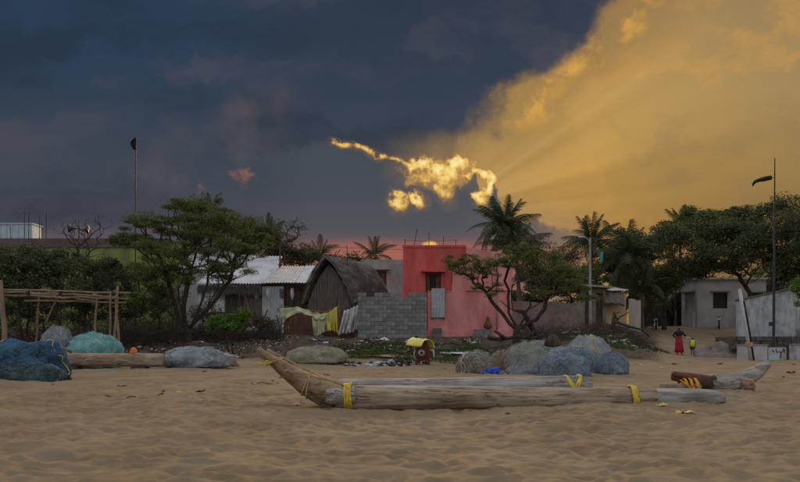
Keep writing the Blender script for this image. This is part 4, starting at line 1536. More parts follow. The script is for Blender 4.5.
# the two acacias that frame the village
tree('acacia_tree', 'large spreading green acacia with many dark stems, left of the sheds', 187, 34, 331,
     [(190, 250, 66, 20, 80), (148, 222, 36, 10, 40), (215, 220, 44, 10, 44), (240, 250, 28, 12, 30), (188, 206, 28, 6, 26), (132, 242, 24, 9, 26), (224, 270, 30, 9, 30), (154, 270, 26, 9, 26), (252, 234, 16, 6, 12), (190, 232, 50, 10, 30), (190, 278, 34, 7, 16)],
     64000, .042, M_LEAF1, seed=5, trunk_r=.17, cl_r=.42, flat=.32, r_tip=.014, wob=.10, depth=.8, direct=.62, r_exp=.42, stems=[(150, 284, -.4), (166, 272, .5), (178, 288, -.7), (192, 268, .2), (208, 276, -.5), (230, 280, .3), (218, 290, .8)])
tree('acacia_tree', 'crooked sparse acacia with twin trunks before the pink house', 517, 33, 328,
     [(478, 270, 28, 11, 44), (462, 262, 20, 8, 26), (503, 260, 26, 11, 34), (556, 272, 34, 11, 54), (535, 256, 28, 8, 34), (574, 284, 20, 9, 24), (486, 290, 20, 8, 14), (545, 292, 28, 8, 16), (520, 247, 18, 5, 12), (588, 298, 12, 5, 8)],
     27000, .038, M_LEAF6, seed=12, trunk_r=.14, cl_r=.26, flat=.36, r_tip=.010, wob=.16, depth=.8, direct=.42, r_exp=.47, stems=[(497, 306, -.3), (487, 292, .2), (508, 290, .4), (531, 300, -.2), (550, 294, .4)])
# second stem crossing the first
s2 = grow(P(540, 341, 33.4), P(523, 312, 33.2), [P(500, 300, 33), P(512, 285, 33.4), P(560, 290, 33.5), P(530, 275, 33)], .02, .5, .12, 44, .12, .11)
limbs(*s2).build('trunk', M_BARK, [o for o in bpy.data.objects if o.name == 'acacia_tree.001'][0], smooth=True)
# fallen branch at its foot
fb = MB()
for pts in ([(488, 337.5), (500, 339.5), (516, 337), (530, 338.5), (543, 335)], [(505, 338.5), (498, 333), (494, 331)], [(527, 338), (534, 332)]):
    fb.tube([P(a, b, 32.2 + .1 * i) for i, (a, b) in enumerate(pts)], np.linspace(.09, .04, len(pts)), 7, jit=.02)
tag(fb.build('fallen_branch', M_BARK, smooth=True), 'dark fallen branch lying at the foot of the crooked acacia', 'branch')

# left thicket
left = [
    (20, 31.5, 322, [(18, 282, 34, 22, 30), (10, 262, 24, 12, 14)], 9000, .07, M_LEAF2, 'dark bush behind the pole rack at the left edge'),
    (60, 33.0, 322, [(58, 280, 30, 22, 34), (48, 262, 22, 10, 14)], 8500, .065, M_LEAF2, 'dense dark bush above the middle of the pole rack'),
    (28, 38.0, 310, [(22, 258, 40, 13, 34), (55, 260, 26, 10, 16)], 9500, .075, M_LEAF5, 'tall grey-green bush in front of the lime building'),
    (112, 34.5, 322, [(112, 286, 26, 20, 28), (104, 266, 18, 8, 10)], 6500, .065, M_LEAF5, 'grey-green bush between the rack and the large acacia'),
    (150, 36.0, 324, [(148, 300, 26, 18, 26)], 5200, .06, M_LEAF2, 'dark low bush left of the acacia trunk'),
    (90, 40.0, 318, [(88, 268, 26, 14, 26)], 6000, .07, M_LEAF1, 'green bush below the lime wall beside the bare tree'),
    (5, 36.0, 328, [(5, 300, 26, 24, 40)], 9000, .065, M_LEAF2, 'low dark bush filling the left corner under the rack'),
    (44, 37.0, 328, [(46, 303, 26, 22, 40)], 8500, .065, M_LEAF5, 'low grey-green bush seen through the rack poles'),
    (84, 36.0, 328, [(84, 303, 24, 22, 40)], 8500, .065, M_LEAF2, 'low dark bush behind the right half of the rack'),
    (122, 38.0, 328, [(122, 305, 24, 20, 36)], 8000, .065, M_LEAF4, 'low brownish bush right of the rack end'),
    (118, 45.0, 320, [(116, 272, 26, 10, 26), (140, 278, 18, 8, 12)], 5000, .07, M_LEAF5, 'thin olive bush close against the lime wall'),
    (160, 41.0, 324, [(160, 296, 24, 24, 36)], 7500, .07, M_LEAF5, 'grey-green bush screening the foot of the lime wall'),
    (206, 38.5, 330, [(206, 312, 16, 14, 20)], 3200, .055, M_LEAF2, 'small dark bush behind the acacia stems'),
    (262, 38.0, 334, [(262, 324, 18, 8, 20)], 3000, .05, M_LEAF4, 'low brownish scrub before the shed wall'),
]
for i, (px, Y, fp, ell, n, s, m, lab) in enumerate(left):
    tree('bush', lab, px, Y, fp, ell, n, s, m, 'bush', 'bushes of the left thicket', seed=60 + i, trunk_r=.06, cl_r=.36, flat=.7, airy=.62, r_tip=.009, wob=.2)
tree('bush', 'bright green low bush right of the acacia trunk', 226, 32.5, 336, [(224, 323, 22, 9, 34), (240, 316, 10, 8, 8)], 5200, .05, M_LEAF3, 'bush', seed=81, trunk_r=.035, cl_r=.24, flat=.7, r_tip=.007, wob=.2)
tree('bush', 'small lime green bush above the rack end', 146, 33, 330, [(150, 284, 8, 3, 8), (132, 298, 14, 8, 8)], 1500, .05, M_LEAF3, 'bush', seed=82, trunk_r=.03, cl_r=.2, flat=.6, r_tip=.007)
tree('bush', 'bright green bush leaning in at the right edge', 808, 37, 330, [(803, 292, 12, 18, 26), (812, 280, 12, 14, 16)], 5200, .05, M_LEAF3, 'bush', seed=83, trunk_r=.05, cl_r=.3, flat=.7, r_tip=.008)
tree('bare_tree', 'leafless twiggy tree in front of the lime building', 85, 42, 290,
     [(85, 238, 26, 22, 60), (70, 226, 18, 12, 16), (100, 224, 14, 14, 16)], 0, .05, M_LEAF4, 'tree', seed=71, trunk_r=.09, r_tip=.010, wob=.16)
tree('bare_tree', 'thin leafless tree behind the shed roofs', 285, 58, 262,
     [(285, 234, 20, 14, 40), (296, 226, 10, 8, 12), (272, 240, 12, 8, 10)], 700, .08, M_LEAF4, 'tree', seed=72, trunk_r=.10, r_tip=.014, wob=.16)

# trees behind the village, each its own
back = [
    (205, 55, 250, [(205, 222, 24, 12, 30), (195, 208, 14, 6, 10), (235, 226, 18, 10, 16)], 9000, .11, M_LEAF2, 'dark rounded tree rising behind the large acacia'),
    (252, 62, 262, [(250, 236, 20, 16, 30), (268, 240, 14, 12, 14)], 7500, .12, M_LEAF2, 'dark bushy tree behind the white-roofed house'),
    (300, 66, 276, [(298, 256, 26, 10, 26), (275, 252, 16, 8, 10)], 6500, .12, M_LEAF5, 'low grey-green tree behind the thatched hut'),
    (345, 74, 280, [(345, 262, 22, 7, 18)], 4500, .13, M_LEAF2, 'low dark tree on the skyline right of the hut ridge'),
    (545, 52, 300, [(540, 262, 24, 18, 34), (530, 244, 16, 8, 14), (560, 256, 18, 14, 18)], 5200, .075, M_LEAF4, 'brownish half-bare tree between the two coconut palms'),
    (572, 60, 300, [(572, 272, 20, 18, 26), (556, 285, 16, 12, 14)], 7500, .10, M_LEAF5, 'grey-green tree behind the compound wall'),
    (612, 66, 296, [(612, 262, 24, 18, 34), (626, 240, 14, 10, 12)], 8500, .12, M_LEAF2, 'dark tree behind the ochre shack'),
    (650, 70, 290, [(648, 248, 26, 18, 40), (668, 232, 18, 10, 18), (640, 275, 26, 16, 20)], 13000, .12, M_LEAF2, 'tall dark tree left of the biggest crown'),
    (664, 61, 302, [(664, 282, 18, 12, 24), (680, 268, 20, 12, 20)], 7500, .10, M_LEAF1, 'mid green tree over the dark gateway'),
    (750, 58, 293, [(708, 252, 44, 26, 90), (690, 232, 28, 14, 34), (735, 232, 28, 14, 34), (740, 262, 28, 16, 34), (690, 270, 24, 8, 14)], 34000, .095, M_LEAF2, 'biggest dark spreading tree overhanging the grey house roof'),
    (706, 72, 290, [(706, 222, 26, 12, 40), (690, 214, 12, 6, 8)], 9000, .12, M_LEAF1, 'green tree top showing behind the biggest crown'),
    (768, 54, 292, [(772, 250, 30, 20, 60), (785, 228, 26, 14, 40), (795, 268, 26, 18, 40), (760, 236, 18, 10, 16)], 24000, .09, M_LEAF2, 'dense dark tree behind the windsock mast'),
    (782, 62, 260, [(770, 208, 14, 5, 14), (790, 202, 18, 6, 18), (785, 214, 24, 8, 22), (755, 216, 10, 5, 8)], 5200, .10, M_LEAF2, 'loose tufted tree top against the golden sky'),
    (735, 80, 286, [(738, 222, 26, 14, 34)], 8000, .14, M_LEAF2, 'far dark tree right of the green tree top'),
    (835, 50, 300, [(825, 250, 36, 34, 70), (815, 225, 20, 14, 24)], 19000, .09, M_LEAF2, 'dark tree cut by the right edge of the view'),
    (530, 78, 312, [(530, 285, 26, 22, 40)], 8000, .15, M_LEAF2, 'dark bush on the skyline behind the palm trunks'),
    (578, 80, 312, [(578, 285, 26, 24, 44)], 9000, .15, M_LEAF2, 'dark bush behind the doorways of the shack'),
    (622, 82, 312, [(622, 282, 28, 26, 50)], 10000, .15, M_LEAF2, 'dark bush closing the gap behind the ochre shack'),
    (664, 76, 316, [(664, 290, 26, 26, 50)], 11000, .13, M_LEAF2, 'dense dark bush behind the gateway'),
    (690, 84, 312, [(694, 284, 28, 26, 50)], 10000, .15, M_LEAF5, 'grey-green bush behind the porch of the grey house'),
    (780, 78, 312, [(780, 284, 36, 26, 60)], 12000, .15, M_LEAF2, 'dark bush behind the right end of the grey house'),
    (645, 63, 320, [(645, 306, 14, 14, 24)], 4200, .09, M_LEAF2, 'low dark bush beside the bleached board fence'),
    (676, 68, 320, [(676, 306, 14, 12, 24)], 4200, .09, M_LEAF2, 'low dark bush left of the porch post'),
    (-25, 58, 300, [(-25, 262, 40, 26, 60)], 12000, .11, M_LEAF2, 'dark tree beyond the left edge of the lime building'),
]
for i, (px, Y, fp, ell, n, s, m, lab) in enumerate(back):
    tree('bush' if 'bush' in lab else 'tree', lab, px, Y, fp, ell, n, s, m, 'bush' if 'bush' in lab else 'tree', 'trees behind the village', seed=120 + i, trunk_r=.16, cl_r=.78 if Y > 50 else .6, flat=.6, airy=.85, r_tip=.014, wob=.14, depth=.9)


# coconut palms: trunk, every frond a part
def frond_mesh(name, L, droop, seed, m=26, w=.42):
    rng = np.random.default_rng(seed)
    b = MB()
    t = np.linspace(0, 1, 12)
    spine = np.stack([L * (t - .12 * t ** 2 * droop), 0 * t, L * (.30 * t - droop * .62 * t ** 2.1)], -1)
    b.tube(spine, np.linspace(.035, .008, 12), 5)
    V, F = [], []
    for i in range(m):
        q = .10 + .88 * i / (m - 1)
        c = np.array([np.interp(q, t, spine[:, k]) for k in range(3)])
        tn = np.array([np.interp(min(1, q + .05), t, spine[:, k]) for k in range(3)]) - np.array([np.interp(q - .05, t, spine[:, k]) for k in range(3)])
        tn /= np.linalg.norm(tn)
        ll = L * w * (math.sin(math.pi * (.15 + .8 * q)) ** .6) * rng.uniform(.8, 1.15) * .62
        for s in (-1, 1):
            d = tn * .55 + np.array((0, s * .75, 0)) + np.array((0, 0, -.45 - .35 * rng.random()))
            d /= np.linalg.norm(d)
            e = c + d * ll
            md = c + d * ll * .5 + np.array((0, 0, .06 * ll))
            wd = tn * .036 * L / 2.6
            k = len(V)
            V += [c - wd, c + wd, md + wd * .9, md - wd * .9, e + np.array((0, 0, -.12 * ll))]
            F += [(k, k + 1, k + 2, k + 3), (k + 3, k + 2, k + 4)]
    b.add(V, F)
    me = bpy.data.meshes.new(name)
    me.from_pydata(np.concatenate(b.v).tolist(), [], b.f)
    me.materials.append(M_PALM)
    return me


FRONDS = [frond_mesh('frond', 2.7, d, 200 + i, 26, w) for i, (d, w) in enumerate(((.35, .42), (.7, .40), (1.05, .46), (1.4, .40), (1.8, .38), (.5, .34), (.9, .5), (1.25, .34), (1.55, .46), (2.0, .30)))]
DEAD = frond_mesh('frond', 2.3, 2.3, 230, 20, .28)
DEAD.materials.clear()
DEAD.materials.append(M_LEAF4)


def palm(label, px, py_crown, Y, n=24, scale=1.0, lean=.4, seed=0, base_px=None, upright=0.0, trunk_r=.16):
    rng = random.Random(seed)
    top = P(px, py_crown, Y)
    bx = X(base_px if base_px is not None else px, Y) + lean
    zg = gz(bx, Y)
    root = thing('coconut_palm', (bx, Y, zg), label, 'palm tree', 'coconut palms of the village')
    t = np.linspace(0, 1, 14)
    pts = np.stack([bx + (top[0] - bx) * t ** 1.5, Y + 0 * t, zg - .2 + (top[2] - zg + .2) * t], -1)
    MB().tube(pts, np.interp(t, [0, .1, 1], [trunk_r * 1.5, trunk_r, trunk_r * .75]), 10, jit=.02, seed=seed).build('trunk', M_BARKP, root, smooth=True)
    loc = top - wloc(root)
    for k in range(n):
        az = k * 2.39996 + rng.uniform(-.2, .2)
        lv = (k + .5) / n
        el = R(74 - 118 * lv ** 1.05) + upright + rng.uniform(-.12, .12)
        me = FRONDS[min(4, int(lv * 4.99)) + rng.choice((0, 5))]
        if lv > .86 and rng.random() < .6:
            me = DEAD
            el -= .3
        s = scale * rng.uniform(.85, 1.1) * (0.8 + .25 * math.sin(math.pi * lv))
        child('frond', me, root, tuple(loc + np.array((.08 * math.cos(az), .08 * math.sin(az), 0))), (rng.uniform(-.6, .6), -el, az), (s, s * rng.uniform(.8, 1.2), s * rng.uniform(.8, 1.2)))
    for k in range(5):
        az = k * 1.3 + rng.random()
        b = MB()
        c = top + np.array((.2 * math.cos(az), .2 * math.sin(az), -.28))
        ang = np.linspace(0, 2 * math.pi, 10, endpoint=False)
        b.loft([np.stack([c[0] + r * np.cos(ang), c[1] + r * np.sin(ang), c[2] + h + 0 * ang], -1) for h, r in ((-.15, .02), (-.10, .09), (0, .12), (.09, .09), (.14, .02))])
        b.build('coconut', M_LEAF4, root, smooth=True)
    return root


palm('tall full coconut palm behind the pink house', 504, 228, 56, 36, 1.06, .3, 1)
palm('lower coconut palm crown hidden beside the tall palm', 516, 252, 54, 24, 1.0, .3, 2)
palm('coconut palm beside the white utility pole', 592, 243, 62, 26, 1.05, -.3, 3)
palm('broad drooping coconut palm over the ochre shack', 628, 258, 60, 26, 1.25, .3, 4)
palm('low palm with arching fronds left of the dark gateway', 640, 292, 59, 20, 1.15, .2, 5)
palm('small palm top on the skyline left of the red house', 375, 256, 62, 14, .72, .1, 6, upright=.15)
palm('small palm top above the thatched hut ridge', 320, 256, 64, 16, .75, .1, 7)
palm('dark palm top between the bare tree and the acacia', 268, 236, 66, 20, .85, .1, 8)
palm('palm top behind the crown of the large acacia', 210, 214, 60, 20, .8, .1, 9)
palm('palm top rising over the right-hand tree line', 680, 224, 76, 20, .95, .1, 10)

# brushwood under the thicket, weeds on the bank: nobody could count it
def twigs(name, label, areas, n, m, seed, rad=.008, lng=(.4, 1.1)):
    rng = np.random.default_rng(seed)
    V = []
    for (p0, p1, y0, y1, hmax) in areas:
        for _ in range(int(n)):
            Y = rng.uniform(y0, y1)
            x = X(rng.uniform(p0, p1), Y)
            z = gz_fast(x, Y)
            s = np.array((x, Y, z + hmax * rng.random() ** 2.2 - .05))
            d = rng.normal(size=3)
            d[2] = abs(d[2]) * .6
            d /= np.linalg.norm(d)
            L = rng.uniform(*lng)
            e = s + d * L
            w = np.cross(d, rng.normal(size=3))
            w /= np.linalg.norm(w)
            w2 = np.cross(d, w)
            r = rad * rng.uniform(.6, 1.8)
            a, b, c = s + w * r, s - w * r * .5 + w2 * r * .8, s - w * r * .5 - w2 * r * .8
            V += [(a, b, e), (b, c, e), (c, a, e)]
    V = np.array(V)
    org = np.array((V[:, :, 0].mean(), V[:, :, 1].mean(), V[:, :, 2].min()))
    o = bpy.data.objects.new(name, quads_mesh(name, V - org, m, 3))
    COL.objects.link(o)
    o.location = org
    o['kind'] = 'stuff'
    o['label'] = label
    o['category'] = 'brushwood'
    return o


gz_fast = gs
twigs('brushwood', 'dark tangled brushwood under the left thicket and acacia', [(-10, 120, 30.5, 36, 1.3), (110, 185, 32, 38, .9), (185, 280, 35, 40, .5)], 2600, M_BARK, 5)
twigs('dry_scrub', 'dry scrub and sticks on the bank right of the acacia', [(520, 600, 36, 44, .5), (590, 650, 41, 47, .3)], 1100, M_DARKW, 6)


def weeds(name, label, patches, n, m, seed, h=(.05, .16)):
    rng = np.random.default_rng(seed)
    V = []
    for (px, Y, rx, ry) in patches:
        for _ in range(n):
            a, q = rng.uniform(0, 6.283), math.sqrt(rng.random())
            y = Y + ry * q * math.sin(a)
            x = X(px, Y) + rx * q * math.cos(a)
            if vnoise(np.array([x * 1.6, y * 1.6, seed])) < -.25:
                continue
            z = gs(x, y)
            hh = rng.uniform(*h)
            t = rng.normal(size=2) * .05
            w = rng.normal(size=2)
            w = w / np.linalg.norm(w) * .012
            V.append(((x - w[0], y - w[1], z - .02), (x + w[0], y + w[1], z - .02), (x + t[0], y + t[1], z + hh)))
    V = np.array(V)
    org = np.array((V[:, :, 0].mean(), V[:, :, 1].mean(), V[:, :, 2].min()))
    o = bpy.data.objects.new(name, quads_mesh(name, V - org, m, 3))
    COL.objects.link(o)
    o.location = org
    o['kind'] = 'stuff'
    o['label'] = label
    o['category'] = 'grass'


weeds('grass', 'short green weeds on the bank behind the motor and nets',
      [(400, 30.5, 1.4, 1.6), (462, 30.2, 1.9, 1.9), (445, 32.5, 1.6, 1.5), (370, 30.2, 1.2, .9), (612, 41.5, 2.3, 2.0), (640, 45, 1.8, 1.6), (380, 33, 2, 1.2), (525, 30, 1.5, 1.4), (590, 36, 2, 2)], 3600, mat('weed_leaf', (0.055, 0.095, 0.02), (0.10, 0.13, 0.035), 1.5, 0.8, island=0.3, spec=0.1), 8)

#@@ beach objects
def log_rings(p0, p1, r0, r1, n=44, seg=22, seed=0, bend=(0, 0, 0), sq=1.0, flat=0.0, taper_end=None):
    """slightly irregular trunk; returns rings"""
    p0, p1 = np.array(p0, float), np.array(p1, float)
    ax = (p1 - p0) / np.linalg.norm(p1 - p0)
    side = np.cross(ax, (0, 0, 1))
    side /= np.linalg.norm(side)
    up = np.cross(side, ax)
    ang = np.linspace(0, 2 * math.pi, seg, endpoint=False)
    rings = []
    for i in range(n):
        t = i / (n - 1)
        c = p0 + (p1 - p0) * t + np.array(bend) * math.sin(math.pi * t)
        r = r0 + (r1 - r0) * t
        if taper_end:
            r *= float(np.interp(t, taper_end[0], taper_end[1]))
        rr = r * (1 + .07 * fbm(np.stack([np.cos(ang) * 1.2 + seed, np.sin(ang) * 1.2, ang * 0 + t * 5], -1), 3, seed) + .02 * fbm(np.stack([np.cos(ang) * 6, np.sin(ang) * 6, ang * 0 + t * 3 + seed], -1), 2, seed + 3))
        ca, sa = np.cos(ang), np.sin(ang)
        ca = np.sign(ca) * np.abs(ca) ** sq
        sa = np.sign(sa) * np.abs(sa) ** sq
        q = c + (rr * ca)[:, None] * side + (rr * sa * (1 - flat))[:, None] * up
        rings.append(q)
    return rings


def band(root, c, ax, r, width, m, name='rope_band', turns=5, rz=1.0):
    """several turns of rope round a log"""
    ax = np.array(ax, float) / np.linalg.norm(ax)
    side = np.cross(ax, (0, 0, 1))
    side /= np.linalg.norm(side)
    up = np.cross(side, ax)
    th = np.linspace(0, 2 * math.pi * turns, 26 * turns)
    pts = np.array(c) + ax * (np.linspace(-.5, .5, len(th)) * width)[:, None] + r * (np.cos(th)[:, None] * side + rz * np.sin(th)[:, None] * up)
    pts += .004 * RNG.normal(size=pts.shape)
    return MB().tube(pts, width / turns * .75, 6).build(name, m, root, smooth=True)


def raft():
    Y = 11.35
    x0 = X(318, Y)
    root = thing('log_raft', (1.2, Y + .4, gs(1.2, Y)), 'long log raft with upturned pointed bow lying in the foreground', 'raft')
    r = .175
    zc = .165
    # near log
    a, b = np.array((X(336, Y), Y, .155)), np.array((X(655, Y + .15), Y + .15, .15))
    MB().loft(log_rings(a, b, .170, .150, 70, 26, 3, (0, .05, -.02), .9, taper_end=([0, .03, .95, 1], [.86, 1, 1, .9]))).build('log', M_WOOD, root, smooth=True)
    # middle and far logs
    a2, b2 = np.array((X(338, Y + .42), Y + .42, zc - .005)), np.array((X(724, Y + .62), Y + .62, .115))
    MB().loft(log_rings(a2, b2, .165, .122, 80, 24, 8, (0, .03, 0), .8, taper_end=([0, .05, .93, .97, 1], [.5, 1, 1, .92, .6]))).build('log', M_WOODG, root, smooth=True)
    a3, b3 = np.array((X(330, Y + .84), Y + .84, .19)), np.array((X(590, Y + .9), Y + .9, .215))
    MB().loft(log_rings(a3, b3, .19, .205, 60, 24, 15, (0, .03, 0), .8, taper_end=([0, .05, .95, 1], [.6, 1, 1, .86]))).build('log', M_WOODG, root, smooth=True)
    # bow: two carved baulks side by side, rising to a split tip
    for k, (dy, tip, sd) in enumerate(((-.03, (257.5, 347.5), 1), (.26, (266, 349), 5))):
        tp = P(tip[0], tip[1] + 1.5, Y + dy + .05)
        st = np.array((X(346, Y), Y + dy + .03, zc + .0))
        rings = []
        n = 34
        ang = np.linspace(0, 2 * math.pi, 24, endpoint=False)
        elbow = np.array((X(320, Y), Y + dy, .13))
        for i in range(n):
            t = i / (n - 1)
            # quadratic from the log through the elbow up to the tip
            c = (1 - t) ** 2 * st + 2 * t * (1 - t) * elbow + t * t * tp
            tn = 2 * (1 - t) * (elbow - st) + 2 * t * (tp - elbow)
            tn /= np.linalg.norm(tn)
            side = np.array((0, 1.0, 0))
            up = np.cross(side, tn)
            up *= -1 if up[2] < 0 else 1
            hh = float(np.interp(t, [0, .12, .3, .6, .85, 1], [.16, .195, .205, .15, .085, .045]))
            ww = float(np.interp(t, [0, .3, .7, 1], [.15, .15, .125, .06]))
            e = .55
            ca, sa = np.cos(ang), np.sin(ang)
            ca = np.sign(ca) * np.abs(ca) ** e
            sa = np.sign(sa) * np.abs(sa) ** e
            # the under side is adzed to a keel
            wmod = np.where(sa < 0, 1 - .75 * np.abs(sa), 1.0)
            q = c + (ww * ca * wmod)[:, None] * side + (hh * sa)[:, None] * up
            q = q + .010 * np.stack([fbm(q * 5 + sd, 3, sd + w) for w in range(3)], -1)
            q[:, 2] = np.maximum(q[:, 2], .0)
            rings.append(q)
        MB().loft(rings).build('bow_baulk', M_BOW, root, smooth=True)
    # stub of the near log butting against the bow
    MB().loft(log_rings((X(326, Y), Y - .12, .19), (X(354, Y), Y - .04, .18), .115, .135, 14, 20, 31, (0, 0, 0), .85, taper_end=([0, .12, 1], [.8, 1, 1]))).build('log_stub', M_WOODG, root, smooth=True)
    band(root, (X(348, Y), Y + .0, zc + .005), (1, 0, 0), .196, .10, M_ROPE_Y, turns=6, rz=.94)
    band(root, (X(632, Y + .14), Y + .140, .148), (1, .03, 0), .190, .075, M_ROPE_Y, turns=4, rz=.88)
    # crossing ties on the far log
    for s in (-1, 1):
        band(root, (X(573, Y + .88), Y + .9, .215), (1, s * .0, s * .55), .235, .05, M_ROPE_Y, turns=2)
    # thin lashings over the bow and slack cord from the tip to the log
    def ring_on_bow(t, tilt, m=M_ROPE_B, rad=.010, grow_=1.12):
        tp = P(258, 349, Y + .13)
        st = np.array((X(346, Y), Y + .12, zc))
        elbow = np.array((X(320, Y), Y + .12, .13))
        c = (1 - t) ** 2 * st + 2 * t * (1 - t) * elbow + t * t * tp
        tn = 2 * (1 - t) * (elbow - st) + 2 * t * (tp - elbow)
        tn /= np.linalg.norm(tn)
        side = np.array((0, 1.0, 0))
        up = np.cross(side, tn)
        up *= -1 if up[2] < 0 else 1
        hh = float(np.interp(t, [0, .12, .3, .6, .85, 1], [.16, .195, .205, .15, .085, .045])) * grow_
        ww = float(np.interp(t, [0, .3, .7, 1], [.30, .30, .275, .21]))
        th = np.linspace(0, 2 * math.pi, 40)
        ca, sa = np.cos(th), np.sin(th)
        e = .6
        ca = np.sign(ca) * np.abs(ca) ** e
        sa = np.sign(sa) * np.abs(sa) ** e
        pts = c + (ww * ca)[:, None] * side + (hh * sa)[:, None] * up + tn * (tilt * sa)[:, None]
        MB().tube(pts, rad, 6).build('lashing', m, root, smooth=True)
    ring_on_bow(.52, .06)
    ring_on_bow(.545, .02, rad=.008)
    ring_on_bow(.86, -.05)
    pts = [P(272, 361, Y - .12), P(283, 359.5, Y - .14), P(296, 366, Y - .13), P(312, 374.5, Y - .12), P(326, 381, Y - .1), P(344, 387, Y - .12)]
    tt = np.linspace(0, 1, 30)
    pp = np.array(pts)
    pp = np.stack([np.interp(tt, np.linspace(0, 1, len(pts)), pp[:, k]) for k in range(3)], -1)
    pp[:, 2] += .03
    MB().tube(pp, .008, 5).build('cord', M_ROPE_B, root, smooth=True)
    MB().tube([P(262, 362, Y), P(268, 361, Y - .1), P(273, 360.5, Y - .13), P(266, 364, Y - .1), P(258, 363, Y)], .012, 5).build('cord', M_ROPE_Y, root, smooth=True)
    return root


raft()


def curved_log():
    Y = 14.9
    root = thing('log_raft', (X(725, Y), Y, gs(X(725, Y), Y)), 'grey curved log with upturned end right of the main raft', 'raft')
    pts = np.array([P(700, 384.5, Y - .15), P(716, 385.5, Y - .05), P(733, 384.5, Y), P(746, 379, Y + .05), P(757, 371.5, Y + .1), P(768.5, 363, Y + .15)])
    tt = np.linspace(0, 1, 40)
    ti = np.linspace(0, 1, len(pts))
    pp = np.stack([np.interp(tt, ti, pts[:, k]) for k in range(3)], -1)
    for _ in range(4):
        pp[1:-1] = (pp[:-2] + 2 * pp[1:-1] + pp[2:]) / 4
    rad = np.interp(tt, [0, .1, .45, .8, 1], [.15, .175, .18, .13, .07])
    pp[:, 2] = np.maximum(pp[:, 2], rad * .95)
    MB().tube(pp, rad, 20, jit=.016, seed=4).build('log', M_WOODG, root, smooth=True)
    # carved joint of red-brown timber lashed to its near end
    b = MB()
    b.loft(log_rings(P(674, 376, Y - .4), P(706, 381.5, Y - .2), .09, .12, 18, 16, 6, sq=.55))
    b.build('carved_joint', M_RED_WOOD, root, smooth=True)
    MB().loft(log_rings(P(673, 374, Y - .46), P(693, 377.5, Y - .42), .06, .075, 10, 12, 9, sq=.5, flat=.4)).build('joint_plank', M_RED_WOOD, root, smooth=True)
    MB().loft(log_rings(P(663, 389.5, Y - .75), P(698, 388, Y - .35), .10, .085, 16, 16, 12, sq=.7)).build('short_log', M_POLE, root, smooth=True)
    MB().loft(log_rings(P(690, 384, Y - .3), P(712, 382, Y - .1), .125, .14, 12, 16, 14, sq=.8)).build('log_head', M_DARKW, root, smooth=True)
    for dx in (-.09, .0, .10):
        c = P(688, 386.5, Y - .45) + np.array((dx, 0, .0))
        band(root, c, (1, .25, .1 * dx), .145, .045, M_ROPE_O, turns=2, rz=1.05)
    MB().tube([P(680, 380, Y - .62), P(686, 384, Y - .64), P(694, 391.5, Y - .6), P(698, 392.5, Y - .55)], .016, 6).build('cord', M_ROPE_O, root, smooth=True)
    # sawn block of wood chocking the log
    w = thing('wood_block', tuple(P(747.5, 392.5, Y - .1)), 'short sawn block of pale wood under the upturned log', 'wood block')
    MB().loft(log_rings(P(746.8, 386.5, Y - .22), P(748.5, 386.0, Y + .1), .12, .12, 8, 16, 22, sq=.75)).build('billet', M_BOW, w, smooth=True)
    band(w, P(747.3, 386.3, Y - .12), (0.05, 1, 0), .125, .05, M_ROPE_O, turns=2)


curved_log()


